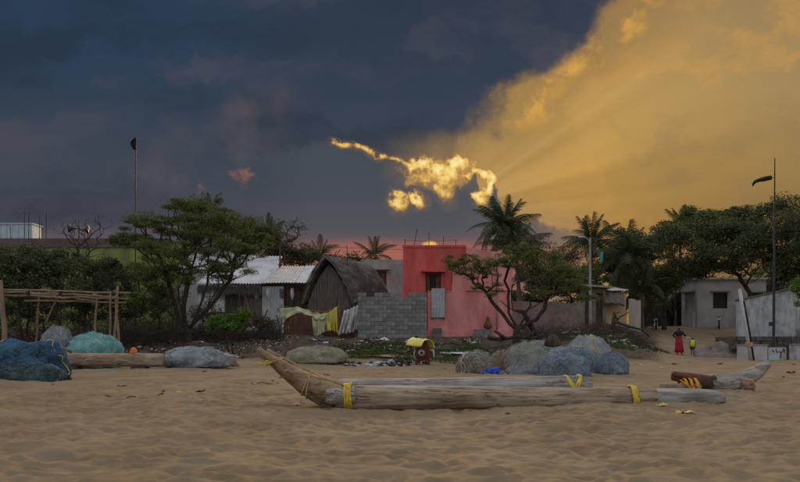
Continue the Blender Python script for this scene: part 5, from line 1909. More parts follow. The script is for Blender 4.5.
def bundle(label, px0, px1, pytop, pybot, Y, m, seed, cat='net bundle', ties=2, tie_m=None, lump=.2, fold=.06, depth=.75, lift=None, name='net_bundle', loose=500, strand_m=None, sq=.85, sack=None, group='bundled fishing nets on the beach'):
    x = (X(px0, Y) + X(px1, Y)) / 2
    rx = (X(px1, Y) - X(px0, Y)) / 2 * .93
    zb = gs(x, Y) if lift is None else lift
    H = Z(pytop, Y) - zb
    b, q = blob_mesh((x, Y, zb - .03), rx, rx * depth, H / 1.45, seed, lump * .65, fold, 72, 40, sq=sq, gather=.09)
    # fit the height
    v = b.v[0]
    s = (H + .03) / (v[:, 2].max() - v[:, 2].min())
    v[:, 2] = (v[:, 2] - v[:, 2].min()) * s + zb - .03
    q = v.reshape(q.shape)
    root = thing(name, (x, Y, zb), label, cat, group)
    b.build('net', m, root, smooth=True)
    rng = np.random.default_rng(seed)
    nv, nu = q.shape[:2]
    # tie ropes running over the bundle
    for t in range(ties):
        j0 = int(rng.uniform(.5, 1) * nu) % nu
        pts = []
        for i in range(nv // 4, nv):
            pts.append(q[i, (j0 + int(2 * math.sin(i * .4))) % nu])
        for i in range(nv - 1, nv // 4, -1):
            pts.append(q[i, (j0 + nu // 2 + int(rng.uniform(-2, 2)) * 0 + 3) % nu])
        pts = np.array(pts)
        cen = q.reshape(-1, 3).mean(0)
        pts = cen + (pts - cen) * 1.012
        MB().tube(pts, .013, 5).build('tie_rope', tie_m or M_ROPE_G, root, smooth=True)
    # loops of slack mesh standing off the bundle
    if loose:
        # net drawn over the bundle: diamond meshes, slack and uneven, standing a finger off the filling
        cen = q.reshape(-1, 3).mean(0)
        off = (q - cen)
        off /= np.linalg.norm(off, axis=-1)[..., None] + 1e-6
        jit = .02 + .016 * vnoise(q * 4.0, seed + 1)
        s = q + off * jit[..., None] + .012 * rng.normal(size=q.shape)
        A, B = [], []
        for i in range(2, nv - 1):
            for j in range(nu):
                if (i + j) % 2 == 0:
                    A += [s[i, j], s[i, j]]
                    B += [s[i + 1, (j + 1) % nu], s[i + 1, (j - 1) % nu]]
                else:
                    A += [s[i, j]]
                    B += [s[i + 1, j]]
        A, B = np.array(A), np.array(B)
        w = np.cross(B - A, (A + B) / 2 - cen)
        w = w / (np.linalg.norm(w, axis=1)[:, None] + 1e-9) * .0042
        V = np.stack([A - w, A + w, B + w, B - w], 1)
        V = V[rng.random(len(V)) < .62]
        ob = bpy.data.objects.new('netting', quads_mesh('netting', np.array(V) - wloc(root), strand_m or N_STRAND, 4))
        COL.objects.link(ob)
        ob.parent = root
        ob['kind'] = 'stuff'
    return root, q


N_STRAND = mat('pale_strand', (0.30, 0.33, 0.34), (0.42, 0.45, 0.46), 3, .8, c3=(0.22, 0.30, 0.38))
N_STRAND_T = mat('teal_strand', (0.22, 0.50, 0.47), (0.34, 0.62, 0.58), 3, .8)
N_STRAND_B = mat('blue_strand', (0.06, 0.16, 0.28), (0.11, 0.24, 0.38), 3, .8)
N_STRAND_S = mat('sand_strand', (0.36, 0.33, 0.24), (0.48, 0.45, 0.35), 3, .8)


N_TAN = net_mat('tan_net', (0.24, 0.165, 0.11), (0.34, 0.25, 0.18), (0.16, 0.11, 0.08))
N_BTOP = net_mat('blue_topped_net', (0.16, 0.22, 0.29), (0.30, 0.36, 0.42), (0.06, 0.20, 0.42))
N_PALE = net_mat('pale_sack_net', (0.30, 0.34, 0.36), (0.44, 0.48, 0.49), (0.20, 0.30, 0.40))


def nets():
    # right heap
    bundle('brown and white tied net sack at the left of the heap', 456, 494, 350.5, 371, 24.0, N_BROWN, 2, ties=2, strand_m=N_STRAND_S, tie_m=M_CLOTH_W)
    bundle('brown flattened net sack behind the small sack', 490, 516, 350, 369, 25.6, N_TAN, 21, ties=1, strand_m=N_STRAND_S)
    bundle('round grey-green net bundle left of the blue-topped one', 502, 550, 341, 371, 24.2, N_GREY, 3, ties=2, strand_m=N_STRAND_S, depth=.7)
    bundle('largest grey-blue net bundle at the front of the heap', 538, 594, 346, 376, 21.2, N_BTOP, 4, ties=2, depth=.7, fold=.09)
    bundle('long dark grey net bundle at the right end of the heap', 592, 629, 352, 376, 22.4, N_GBLUE, 5, ties=1, strand_m=N_STRAND_B, depth=.75)
    bundle('pale blue-grey net bundle on top of the heap', 564, 611, 334.5, 356, 24.8, N_PALE, 6, ties=2, tie_m=M_ROPE_Y, depth=.8)
    bundle('small grey net bundle filling the gap behind the largest', 520, 566, 340, 366, 25.4, N_GREY, 61, ties=1, depth=.6)
    bundle('low grey net roll lying before the round bundle', 506, 541, 364.5, 375.5, 21.9, N_PALE, 63, ties=1, depth=.35, loose=200)
    # yellow rope coil on the heap
    Y = 22.2
    pts = []
    for k in range(120):
        t = k / 119
        a = t * 2 * math.pi * 4
        pts.append(P(578 + 4.2 * math.cos(a) + 2 * math.sin(a * .37), 347.8 + 1.3 * math.sin(a * 1.1) - .4 * t, Y - .15 + .10 * math.sin(a)))
    c = thing('rope_coil', tuple(P(578, 349, Y)), 'small yellow rope tangle on the largest net bundle', 'rope')
    MB().tube(pts, .016, 5).build('coil', M_ROPE_Y, c, smooth=True)
    # dark float standing on the heap
    b, _ = blob_mesh(P(553, 347, 24.6), .24, .22, .3, 9, .18, .03, 24, 14, 1.0, .4)
    o = b.build('brown_sack', M_DARKW, smooth=True)
    tag(o, 'small dark brown sack between the top bundles of the heap', 'sack')
    # blue crumpled sheet
    b, _ = blob_mesh((X(492, 21.9), 21.9, gs(X(492, 21.9), 21.9) - .02), .22, .2, .15, 13, .4, .3, 40, 22, .9, .5)
    tag(b.build('plastic_sheet', mat('blue_plastic', (0.015, 0.06, 0.42), (0.03, 0.10, 0.52), 6, 0.4), smooth=True), 'crumpled bright blue plastic sheet beside the net heap', 'plastic sheet')
    # middle and left
    bundle('long beige-green net bundle left of centre behind the bow', 284, 346, 345.5, 366.5, 28.2, N_BEIGE, 7, ties=2, depth=.5, strand_m=N_STRAND_S)
    bundle('flattened pale blue and white net bundle at the end of the log', 163, 236, 346, 368.5, 26.2, N_WHITEB, 8, ties=2, depth=.45, fold=.14, lump=.3)
    bundle('dark blue net heap at the left edge of the beach', -22, 68, 338, 381, 19.2, N_BLUE, 10, ties=2, tie_m=M_ROPE_Y, depth=.6, fold=.12, lump=.3, strand_m=N_STRAND_B)
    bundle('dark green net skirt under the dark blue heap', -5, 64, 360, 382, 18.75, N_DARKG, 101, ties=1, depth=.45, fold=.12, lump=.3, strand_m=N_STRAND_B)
    bundle('round grey and blue net ball beside the teal net', 38, 74, 325.5, 353, 27.0, N_GBLUE, 11, ties=3, depth=.8)
    bundle('blue net bundle behind the teal net', 70, 108, 331, 353, 28.4, N_BLUE, 12, ties=1, depth=.6, strand_m=N_STRAND_B)
    bundle('teal green mesh mound left of the acacia', 65, 123, 331.5, 358, 26.9, N_TEAL, 14, ties=0, depth=.6, fold=.1, strand_m=N_STRAND_T)
    # long beached log on the left
    Y = 25.4
    r = thing('beached_log', (X(110, Y), Y, gs(X(110, Y), Y)), 'long brown square-hewn log lying before the teal net', 'log')
    zc = gs(X(110, Y), Y)
    MB().loft(log_rings((X(40, Y), Y + .1, zc + .30), (X(163, Y), Y, zc + .28), .20, .22, 40, 20, 17, sq=.7)).build('log', M_WOOD, r, smooth=True)
    for px in (72, 140):
        MB().obox((X(px, Y), Y, zc + .04), (.45, .5, .12)).build('chock', M_DARKW, r)
    MB().tube([P(45, 342, 24.6), P(60, 347, 24.9), P(72, 352, 25.1)], .05, 8).build('spar', M_POLE, r, smooth=True)
    # orange float on the log's end
    b, _ = blob_mesh((X(133.5, Y), Y, zc + .47), .12, .12, .19, 15, .1, .02, 20, 12, 1, .5)
    tag(b.build('float', mat('orange_plastic', (0.60, 0.15, 0.03), (0.68, 0.20, 0.05), 4, 0.5), smooth=True), 'orange float standing on the long left log', 'float')


nets()


def motor():
    Y = 27.6
    x = X(421, Y)
    zg = gs(x, Y)
    r = thing('boat_motor', (x, Y, zg), 'red boat motor with grey flywheel under a yellow hood', 'motor')
    red = mat('motor_red', (0.13, 0.018, 0.014), (0.22, 0.03, 0.022), 7, 0.7, c3=(0.04, 0.022, 0.018))
    yel = mat('hood_yellow', (0.72, 0.62, 0.10), (0.78, 0.70, 0.20), 4, 0.5)
    MB().obox((x + .06, Y, zg + .38), (.46, .42, .48), 0, 0, R(-4)).build('engine_block', red, r)
    MB().obox((x + .10, Y - .02, zg + .67), (.28, .30, .12)).build('cylinder_head', red, r)
    for s in (-1, 1):
        MB().obox((x + .06 + s * .2, Y, zg + .07), (.08, .5, .18)).build('skid', M_DARKW, r)
    ang = np.linspace(0, 2 * math.pi, 28, endpoint=False)
    for nm, rr, d0, d1, m in (('flywheel', .17, -.33, -.24, M_METAL), ('flywheel_rim', .11, -.36, -.331, M_WOODG), ('hub', .05, -.40, -.361, M_METAL)):
        MB().loft([np.stack([x + .01 + rr * np.cos(ang), Y + dd + 0 * ang, zg + .42 + rr * np.sin(ang)], -1) for dd in (d0, d1)]).build(nm, m, r)
    MB().tube([(x + .29, Y, zg + .5), (x + .42, Y - .05, zg + .5), (x + .45, Y - .05, zg + .25)], .035, 8).build('exhaust', M_STEEL, r, smooth=True)
    MB().tube([(x - .16, Y - .1, zg + .1), (x - .24, Y - .15, zg + .35), (x - .2, Y - .1, zg + .62)], .025, 8).build('handle', M_STEEL, r, smooth=True)
    # hood: half-barrel cover set askew, its open end to the right
    g = np.zeros((16, 9, 3))
    ca, sa = math.cos(R(-38)), math.sin(R(-38))
    for i in range(16):
        a_ = math.pi * (.02 + .90 * i / 15)
        for j in range(9):
            t = j / 8
            lx = -.36 + .66 * t
            ly = .40 * math.cos(a_)
            lz = .36 * math.sin(a_) ** .85 + .56 - .05 * t
            g[i, j] = (x + lx * ca - ly * sa, Y + lx * sa + ly * ca, zg + lz + .012 * math.sin(i * 1.7 + j))
    MB().sheet(g, .02).build('hood', yel, r, smooth=True)
    MB().box(x - .12, x + .2, Y - .1, Y + .1, zg + .73, zg + .84).build('hood_stay', M_DARKW, r)


motor()


def pole_rack():
    Y = 29.6
    r = thing('pole_rack', (X(60, Y), Y, gs(X(60, Y), Y)), 'drying rack of crooked poles standing at the left edge', 'rack')
    rng = random.Random(3)
    def stick(a, b, r0, r1, Ya, Yb, nm='pole'):
        p, q = P(a[0], a[1], Ya), P(b[0], b[1], Yb)
        t = np.linspace(0, 1, 9)
        pts = p + (q - p) * t[:, None]
        pts[1:-1] += np.array([[rng.gauss(0, .018), rng.gauss(0, .018), rng.gauss(0, .018)] for _ in range(7)])
        MB().tube(pts, np.linspace(r0, r1, 9), 7).build(nm, M_POLE, r, smooth=True)
    for a, b, Ya in (((-12, 289), (131, 293), Y), ((-10, 291), (118, 297), Y + .5), ((0, 295), (128, 299), Y + .2), ((5, 291.5), (95, 301), Y + .9), ((-5, 293), (60, 293), Y + 1.2), ((25, 301), (126, 302.5), Y + .9)):
        stick(a, b, .045, .035, Ya, Ya, 'rail')
    def post(px, top, Yp, lean=0, r0=.07):
        x = X(px, Yp)
        zg = gs(x, Yp) - .25
        p = np.array((x, Yp, zg))
        q = np.array((x + lean, Yp + .03, Z(top, Yp)))
        t = np.linspace(0, 1, 8)
        pts = p + (q - p) * t[:, None]
        pts[1:-1] += np.array([[rng.gauss(0, .02), rng.gauss(0, .02), 0] for _ in range(6)])
        MB().tube(pts, np.linspace(r0, r0 * .75, 8), 8).build('post', M_POLE, r, smooth=True)
    post(8, 280, Y - .1, -.3, .11)
    post(114, 286, Y - .1, .12, .06)
    post(121, 290, Y + .3, -.25, .055)
    post(110, 292, Y + .8, 0, .05)
    post(95, 292, Y + .6, .02, .05)
    post(36, 292, Y + 1.2, .1, .05)
    stick((45, 325), (60, 290), .04, .03, Y + .9, Y + .4, 'brace')
    for px, py in ((28, 293), (60, 293), (114, 293)):
        p = P(px, py, Y)
        band(r, p + np.array((0, .0, 0)), (1, 0, .02), .07, .08, M_DARKW, turns=3)
    band(r, P(95, 294.5, Y + .6), (0, 0, 1.0001) if False else (1, 0, .01), .075, .08, M_ROPE_Y, turns=3)


pole_rack()


def masts():
    # left mast with dark rolled flag
    Y = 49.0
    x = X(135.5, Y)
    zg = gz(x, Y)
    r = thing('mast', (x, Y, zg), 'tall thin mast with small black flag on the left', 'mast')
    MB().tube([(x, Y, zg - .3), (x, Y, Z(180, Y)), (x + .05, Y, Z(137, Y))], [.05, .035, .02], 6).build('pole', M_METAL, r)
    g = np.zeros((8, 12, 3))
    for i in range(8):
        for j in range(12):
            t = j / 11
            wdt = .30 * math.sin(math.pi * (.12 + .8 * t)) ** .8
            g[i, j] = (x + .02 - wdt * i / 7, Y + .09 * math.sin(i * 1.3 + j * .5), Z(137.5, Y) - .72 * t - .06 * i / 7)
    MB().sheet(g, .02).build('flag', M_BLACK, r, smooth=True)
    # loudspeakers on a pole
    Y = 46.0
    x = X(79, Y)
    zg = gz(x, Y)
    r = thing('loudspeaker_pole', (x, Y, zg), 'thin pole with two dark horn loudspeakers over the lime wall', 'loudspeaker')
    MB().tube([(x, Y, zg - .3), (x, Y, Z(226, Y))], .035, 6).build('pole', M_METAL, r)
    for s, px, py in ((-1, 76, 228.5), (1, 81.5, 230)):
        c = P(px, py, Y)
        ang = np.linspace(0, 2 * math.pi, 16, endpoint=False)
        prof = [(0, .05), (.12, .07), (.26, .12), (.36, .22), (.38, .26)]
        MB().loft([np.stack([c[0] + s * d + 0 * ang, c[1] + rr * np.cos(ang), c[2] + rr * np.sin(ang)], -1) for d, rr in prof]).build('horn', M_METAL, r, smooth=True)
        MB().tube([c, (x, Y, c[2])], .03, 6).build('bracket', M_METAL, r)
    # right mast with windsock
    Y = 37.5
    x = X(773.5, Y)
    zg = gz(x, Y)
    r = thing('mast', (x, Y, zg), 'tall mast with dark windsock above the right-hand wall', 'mast')
    MB().tube([(x, Y, zg - .3), (x + .03, Y, Z(250, Y)), (x + .06, Y, Z(158, Y))], [.075, .055, .025], 8).build('pole', M_METAL, r)
    MB().box(x - .2, x - .08, Y - .06, Y + .06, Z(326, Y), Z(322, Y)).build('clamp', M_METAL, r)
    MB().tube([(x + .05, Y, Z(177.5, Y)), (x - .30, Y, Z(177.5, Y))], .012, 5).build('arm', M_METAL, r)
    pts = [P(771.5, 177.6, Y), P(768, 178.3, Y), P(764, 179.2, Y), P(759, 180.4, Y), P(755, 182, Y), P(753, 184.3, Y), P(752.6, 186.5, Y)]
    MB().tube(pts, [.10, .095, .10, .085, .08, .06, .02], 12, jit=.02).build('windsock', M_BLACK, r, smooth=True)
    MB().tube([P(x * 800 / Y + 400 + .5, 174, Y), P(776, 173.5, Y)], .01, 4).build('spreader', M_METAL, r)
    # leaning pole, half white half black
    Y = 35.6
    r = thing('leaning_pole', (X(751.5, Y), Y, gz(X(751.5, Y), Y)), 'leaning black and white pole before the white wall', 'pole')
    p0, p1 = P(752.5, 363, Y), P(739.5, 289, Y)
    MB().tube([p0 + (0, 0, -.2), (p0 + p1) / 2, p1], [.10, .085, .07], 10).build('shaft', M_WHITE2, r, smooth=True)
    off = np.array((.075, -.05, 0))
    MB().tube([p0 + off + (0, 0, -.2), (p0 * .6 + p1 * .4) + off, p0 * .16 + p1 * .84 + off], [.06, .055, .045], 8).build('black_batten', M_BLACK, r, smooth=True)
    band(r, p0 * .75 + p1 * .25, (p1 - p0), .125, .18, M_ROPE_B, turns=5)
    # white utility pole with lamp arm
    Y = 50.0
    x = X(590.5, Y)
    zg = gz(x, Y)
    r = thing('utility_pole', (x, Y, zg), 'slender whitish utility pole with lamp arm left of the shack', 'utility pole')
    MB().tube([(x, Y, zg - .3), (x - .03, Y, Z(238, Y))], [.10, .065], 10).build('shaft', MATS['grey_concrete'], r)
    MB().tube([(x - .02, Y, Z(243, Y)), (x - .25, Y - .1, Z(238.5, Y)), (x - .5, Y - .2, Z(237, Y))], .025, 6).build('arm', M_STEEL, r)
    MB().obox((x - .58, Y - .22, Z(237, Y) - .02), (.36, .16, .09)).build('lamp_head', M_STEEL, r)
    MB().box(x - .25, x + .25, Y - .05, Y + .05, Z(246, Y), Z(245, Y)).build('cross_arm', M_METAL, r)
    # wire across the roofs
    a, b = np.array((X(590, 50), 50, Z(245, 50))), np.array((X(280, 49), 49, Z(243.5, 49)))
    t = np.linspace(0, 1, 30)
    pts = a + (b - a) * t[:, None]
    pts[:, 2] -= .35 * 4 * t * (1 - t)
    tag(MB().tube(pts, .012, 4).build('wire', M_METAL), 'thin overhead wire running above the red house roof', 'wire')
    zz = gz(X(280, 49), 49)
    tag(MB().tube([(X(280, 49), 49, zz - .3), (X(280, 49), 49, Z(242, 49))], [.07, .05], 8).build('wire_pole', M_DARKW), 'thin dark wooden pole carrying the wire behind the shed', 'utility pole')
    # teal plastic strip hanging in the palms
    Yq = 58.5
    g = np.array([[P(600 + i * 1.0, 252 + j * 2.2 + .4 * math.sin(i * 2), Yq + .05 * math.sin(i + j)) for j in range(6)] for i in range(4)])
    tag(MB().sheet(g, .01).build('plastic_strip', M_TEAL, smooth=True), 'teal plastic strip caught in the palm by the pole', 'plastic strip')


masts()


def motorbike(label, px, py, Y, body_m, rz):
    x = X(px, Y)
    zg = gs(x, Y)
    r = thing('motorbike', (x, Y, zg), label, 'motorbike', 'motorbikes parked in the village')
    M = rotm(0, 0, rz)
    o = np.array((x, Y, zg))
    tr = lambda p: np.asarray(p, float) @ M.T + o
    for cx in (-.6, .62):
        a = np.linspace(0, 2 * math.pi, 25)
        w = MB().tube([tr((cx + .27 * math.cos(q), 0, .31 + .27 * math.sin(q))) for q in a], .045, 6, False).build('wheel', M_BLACK, r, smooth=True)
        b = MB()
        for q in np.linspace(0, math.pi, 5)[:-1]:
            b.tube([tr((cx - .25 * math.cos(q), 0, .31 - .25 * math.sin(q))), tr((cx + .25 * math.cos(q), 0, .31 + .25 * math.sin(q)))], .008, 4)
        b.build('spokes', M_STEEL, w)
    b = MB()
    for pts, rr in (([(-.6, 0, .31), (-.15, 0, .42), (.2, 0, .75)], .03), ([(.62, 0, .31), (.42, 0, .8), (.36, 0, 1.0)], .032), ([(-.55, 0, .55), (-.1, 0, .68), (.38, 0, .85)], .03)):
        b.tube([tr(p) for p in pts], rr, 7)
    b.build('frame', M_METAL, r, smooth=True)
    b, _ = blob_mesh((0, 0, 0), .26, .14, .17, 31, .05, 0, 18, 10, .9, .4)
    v = b.v[0]
    b.v[0] = tr(v + np.array((.12, 0, .68)))
    b.build('tank', body_m, r, smooth=True)
    b, _ = blob_mesh((0, 0, 0), .36, .14, .09, 33, .05, 0, 18, 10, .8, .4)
    b.v[0] = tr(b.v[0] + np.array((-.4, 0, .68)))
    b.build('saddle', M_BLACK, r, smooth=True)
    MB().add([tr(p) for p in [(-.05, -.13, .3), (.28, -.13, .3), (.28, .13, .3), (-.05, .13, .3), (-.05, -.1, .62), (.25, -.1, .6), (.25, .1, .6), (-.05, .1, .62)]],
             [(3, 2, 1, 0), (4, 5, 6, 7), (0, 1, 5, 4), (1, 2, 6, 5), (2, 3, 7, 6), (3, 0, 4, 7)]).build('engine', M_STEEL, r)
    MB().tube([tr((.28, -.34, 1.02)), tr((.38, -.12, 1.0)), tr((.38, .12, 1.0)), tr((.28, .34, 1.02))], .018, 6).build('handlebar', M_METAL, r, smooth=True)
    b, _ = blob_mesh((0, 0, 0), .1, .11, .1, 35, .0, 0, 16, 10, 1, .4)
    b.v[0] = tr(b.v[0] + np.array((.46, 0, .82)))
    b.build('headlight', body_m, r, smooth=True)
    MB().tube([tr((0, .1, .3)), tr((-.1, .3, -.02))], .015, 5).build('stand', M_METAL, r)


motorbike('pale motorbike parked before the grey house under the trees', 719, 325, 62.0, M_WHITE2, R(70))
motorbike('blue-grey motorbike parked in the dark gateway', 656, 322, 60.0, mat('bike_blue', (0.20, 0.24, 0.30), (0.26, 0.30, 0.36), 3, 0.4), R(75))


# ---------------------------------------------------------------- people
def skinned(name, verts, edges, mat_, parent, root_i=0, sub=2):
    me = bpy.data.meshes.new(name)
    me.from_pydata([v[:3] for v in verts], edges, [])
    me.materials.append(mat_)
    o = bpy.data.objects.new(name, me)
    COL.objects.link(o)
    o.parent = parent
    sk = o.modifiers.new('skin', 'SKIN')
    sk.use_smooth_shade = True
    sd = me.skin_vertices[0].data
    for i, v in enumerate(verts):
        r = v[3] if isinstance(v[3], tuple) else (v[3], v[3])
        sd[i].radius = r
        sd[i].use_root = i == root_i
    s = o.modifiers.new('subdivision', 'SUBSURF')
    s.levels = sub
    s.render_levels = sub
    return o


def figure(root, H, arms, legs, m_body):
    """whole body in one surface; facing -y; arms = (left, right) as (elbow, wrist) in units of height"""
    V, E = [], []
    def add(x, y, z, r, p=None):
        V.append((x * H, y * H, z * H, (r[0] * H, r[1] * H) if isinstance(r, tuple) else r * H))
        if p is not None:
            E.append((p, len(V) - 1))
        return len(V) - 1
    pel = add(0, 0, .52, (.085, .06))
    wa = add(0, 0, .60, (.075, .055), pel)
    ch = add(0, .003, .72, (.088, .06), wa)
    sh = add(0, .003, .80, (.075, .05), ch)
    nk = add(0, -.002, .855, .030, sh)
    j = add(0, -.008, .885, (.038, .042), nk)
    hd = add(0, -.010, .93, (.047, .056), j)
    add(0, -.004, .972, (.038, .044), hd)
    # nose and ears
    add(0, -.068, .925, .007, hd)
    for s in (-1, 1):
        add(s * .052, 0, .93, .008, hd)
    for s, (el, wr) in zip((-1, 1), arms):
        a = add(s * .105, 0, .80, .034, sh)
        b = add(el[0], el[1], el[2], .024, a)
        c = add(wr[0], wr[1], wr[2], .017, b)
        d = np.array(wr) - np.array(el)
        d /= np.linalg.norm(d)
        pm = np.array(wr) + d * .035
        p = add(*pm, (.024, .012), c)
        side = np.cross(d, (0, 1, .2))
        side /= np.linalg.norm(side)
        for k, (off, ln) in enumerate(((-.016, .036), (-.006, .044), (.005, .041), (.015, .033))):
            f1 = add(*(pm + side * off + d * .02), .0058, p)
            add(*(pm + side * off * 1.15 + d * (.02 + ln) + np.array((0, -.008, 0))), .0048, f1)
        t1 = add(*(pm - d * .012 - side * .022), .0062, p)
        add(*(pm + d * .012 - side * .036), .005, t1)
    for s, (kn, an) in zip((-1, 1), legs):
        h = add(s * .055, 0, .49, .058, pel)
        k = add(*kn, .038, h)
        cf = add(*(np.array(kn) * .65 + np.array(an) * .35 + np.array((0, .008, 0))), .033, k)
        a = add(*an, .020, cf)
        ft = add(an[0] * 1.05, an[1] - .05, .018, (.022, .014), a)
        add(an[0] * 1.1, an[1] - .085, .012, (.020, .010), ft)
    return skinned('body', V, E, m_body, root)


def eyes_mouth(root, H):
    for s in (-1, 1):
        b, _ = blob_mesh((s * .018 * H, -.060 * H, .935 * H), .007 * H, .004 * H, .005 * H, 3, 0, 0, 10, 6, 1, .2)
        me = b.build('eye', M_HAIR, None, origin=(0, 0, 0))
        me.location = (0, 0, 0)
        me.parent = root
    b = MB()
    b.obox((0, -.062 * H, .898 * H), (.028 * H, .006 * H, .006 * H))
    o = b.build('mouth', M_RED_WOOD, None, origin=(0, 0, 0))
    o.parent = root


def shell(name, rings, m, root, fold=.0, nf=11, seg=36, seed=0, arc=None):
    """cloth round the body; rings = (z, rx, ry, cx, cy)"""
    ang = np.linspace(0, 2 * math.pi, seg, endpoint=False)
    R_ = []
    zs = [r[0] for r in rings]
    for z, rx, ry, cx, cy in rings:
        f = 1 + fold * (zs[0] - z if zs[0] > z else z - zs[0]) / (abs(zs[-1] - zs[0]) + 1e-6) * np.sin(ang * nf + seed + z * 2)
        R_.append(np.stack([cx + rx * f * np.cos(ang), cy + ry * f * np.sin(ang), z + 0 * ang], -1))
    b = MB()
    b.loft(R_, cap=False)
    inner = [r * np.array((.96, .96, 1)) + np.array((0, 0, .002)) for r in R_]
    o = b.build(name, m, None, origin=(0, 0, 0), smooth=True)
    o.location = (0, 0, 0)
    o.parent = root
    s = o.modifiers.new('thickness', 'SOLIDIFY')
    s.thickness = .008
    return o


def hair_cap(root, H, long=False):
    pts = []
    b, _ = blob_mesh((0, .012 * H, .905 * H), .058 * H, .062 * H, .075 * H, 5, .06, .03, 24, 14, 1, .35)
    v = b.v[0]
    keep = v.copy()
    keep[:, 1] = np.where((keep[:, 2] < .955 * H) & (keep[:, 1] < -.02 * H), -.02 * H + (keep[:, 1] + .02 * H) * .1, keep[:, 1])
    b.v[0] = keep
    o = b.build('hair', M_HAIR, None, origin=(0, 0, 0), smooth=True)
    o.location = (0, 0, 0)
    o.parent = root
    if long:
        q, _ = blob_mesh((0, .065 * H, .90 * H), .025 * H, .022 * H, .03 * H, 6, .05, .02, 16, 10, 1, .4)
        w = q.build('hair_bun', M_HAIR, None, origin=(0, 0, 0), smooth=True)
        w.location = (0, 0, 0)
        w.parent = root


def people():
    # woman in a long red dress, elbow out, hand on hip
    Y = 45.5
    x = X(679, Y)
    H = 1.62
    r = thing('person', (x, Y, gs(x, Y) - .005), 'person in long red dress and black top walking on the lane', 'person')
    r.rotation_euler = (0, 0, R(10))
    figure(r, H, (((-.205, .03, .68), (-.125, -.02, .575)), ((.20, .0, .70), (.235, -.09, .66))),
           (((-.055, -.03, .28), (-.055, .02, .035)), ((.06, -.05, .285), (.062, -.06, .035))), M_SKIN)
    eyes_mouth(r, H)
    hair_cap(r, H, True)
    h = lambda q: q * H
    shell('dress', [(h(.74), h(.098), h(.072), 0, 0), (h(.66), h(.092), h(.072), 0, 0), (h(.60), h(.088), h(.068), 0, 0), (h(.52), h(.112), h(.088), 0, 0), (h(.40), h(.128), h(.105), 0, -.01), (h(.2), h(.142), h(.125), 0, -.02), (h(.075), h(.152), h(.138), 0, -.02)], M_DRESS, r, .07, 11)
    shell('black_top', [(h(.842), h(.045), h(.042), 0, 0), (h(.815), h(.105), h(.062), 0, 0), (h(.785), h(.122), h(.078), 0, 0), (h(.72), h(.112), h(.082), 0, 0), (h(.67), h(.103), h(.080), 0, 0)], M_BLACK, r, .03, 7)
    # sleeves
    for s, el, w in ((-1, (-.205, .03, .68), (-.150, -.005, .605)), (1, (.20, 0, .70), (.226, -.06, .675))):
        b = MB()
        b.tube([np.array((s * .095, 0, .80)) * H, np.array((s * .16, .01, .745)) * H, np.array(el) * H, np.array(w) * H], [.045 * H, .036 * H, .032 * H, .027 * H], 12)
        o = b.build('sleeve', M_BLACK, None, origin=(0, 0, 0), smooth=True)
        o.location = (0, 0, 0)
        o.parent = r
    # small pale bag in the crook of her arm
    c = np.array((x, Y, gs(x, Y))) + rotm(0, 0, R(10)) @ (np.array((.262, -.15, .58)) * H)
    b, _ = blob_mesh(c, .13, .08, .09, 8, .25, .12, 24, 14, .9, .4)
    g = thing('bag', tuple(c), 'small grey-white bag held by the person in red', 'bag')
    b.build('pouch', M_CLOTH_W, g, smooth=True)
    wr = np.array((x, Y, gs(x, Y))) + rotm(0, 0, R(10)) @ (np.array((.242, -.115, .665)) * H)
    MB().tube([c + (0, 0, .1), wr, c + (.05, 0, .1)], .008, 5).build('strap', M_CLOTH_W, g)
    # child in a lime vest
    Y = 45.2
    x = X(692.5, Y)
    H = 1.06
    r = thing('person', (x, Y, gs(x, Y) - .005), 'small person in lime yellow vest and dark shorts on the lane', 'person')
    r.rotation_euler = (0, 0, R(-6))
    figure(r, H, (((-.15, .01, .67), (-.165, -.03, .545)), ((.15, .01, .67), (.16, -.04, .55))),
           (((-.055, -.03, .28), (-.056, -.03, .035)), ((.057, -.01, .28), (.06, .03, .035))), M_SKIN)
    eyes_mouth(r, H)
    hair_cap(r, H)
    h = lambda q: q * H
    shell('vest', [(h(.835), h(.06), h(.048), 0, 0), (h(.80), h(.112), h(.072), 0, 0), (h(.74), h(.118), h(.082), 0, 0), (h(.62), h(.112), h(.085), 0, 0), (h(.47), h(.128), h(.098), 0, 0)], M_VEST, r, .05, 8)
    for s in (-1, 1):
        shell('short_leg', [(h(.52), h(.066), h(.072), s * h(.056), 0), (h(.42), h(.068), h(.072), s * h(.058), -.01), (h(.33), h(.066), h(.068), s * h(.06), -.02)], M_SHORT, r, .03, 6)


people()


# ---------------------------------------------------------------- litter
def scrap_mesh(name, seed, kind):
    rng = np.random.default_rng(seed)
    b = MB()
    if kind == 'bag':
        q, _ = blob_mesh((0, 0, 0), .16, .13, .10, seed, .45, .3, 20, 12, .9, .35)
        b = q
    else:
        n = 7
        g = np.zeros((n, n, 3))
        for i in range(n):
            for j in range(n):
                g[i, j] = ((i / (n - 1) - .5) * .34 + .02 * rng.normal(), (j / (n - 1) - .5) * .26 + .02 * rng.normal(), .05 + .06 * float(vnoise(np.array([i * .6, j * .6, seed]), seed)))
        b.sheet(g, .008)
    me = bpy.data.meshes.new(name)
    me.from_pydata(np.concatenate(b.v).tolist(), [], b.f)
    me.shade_smooth()
    return me


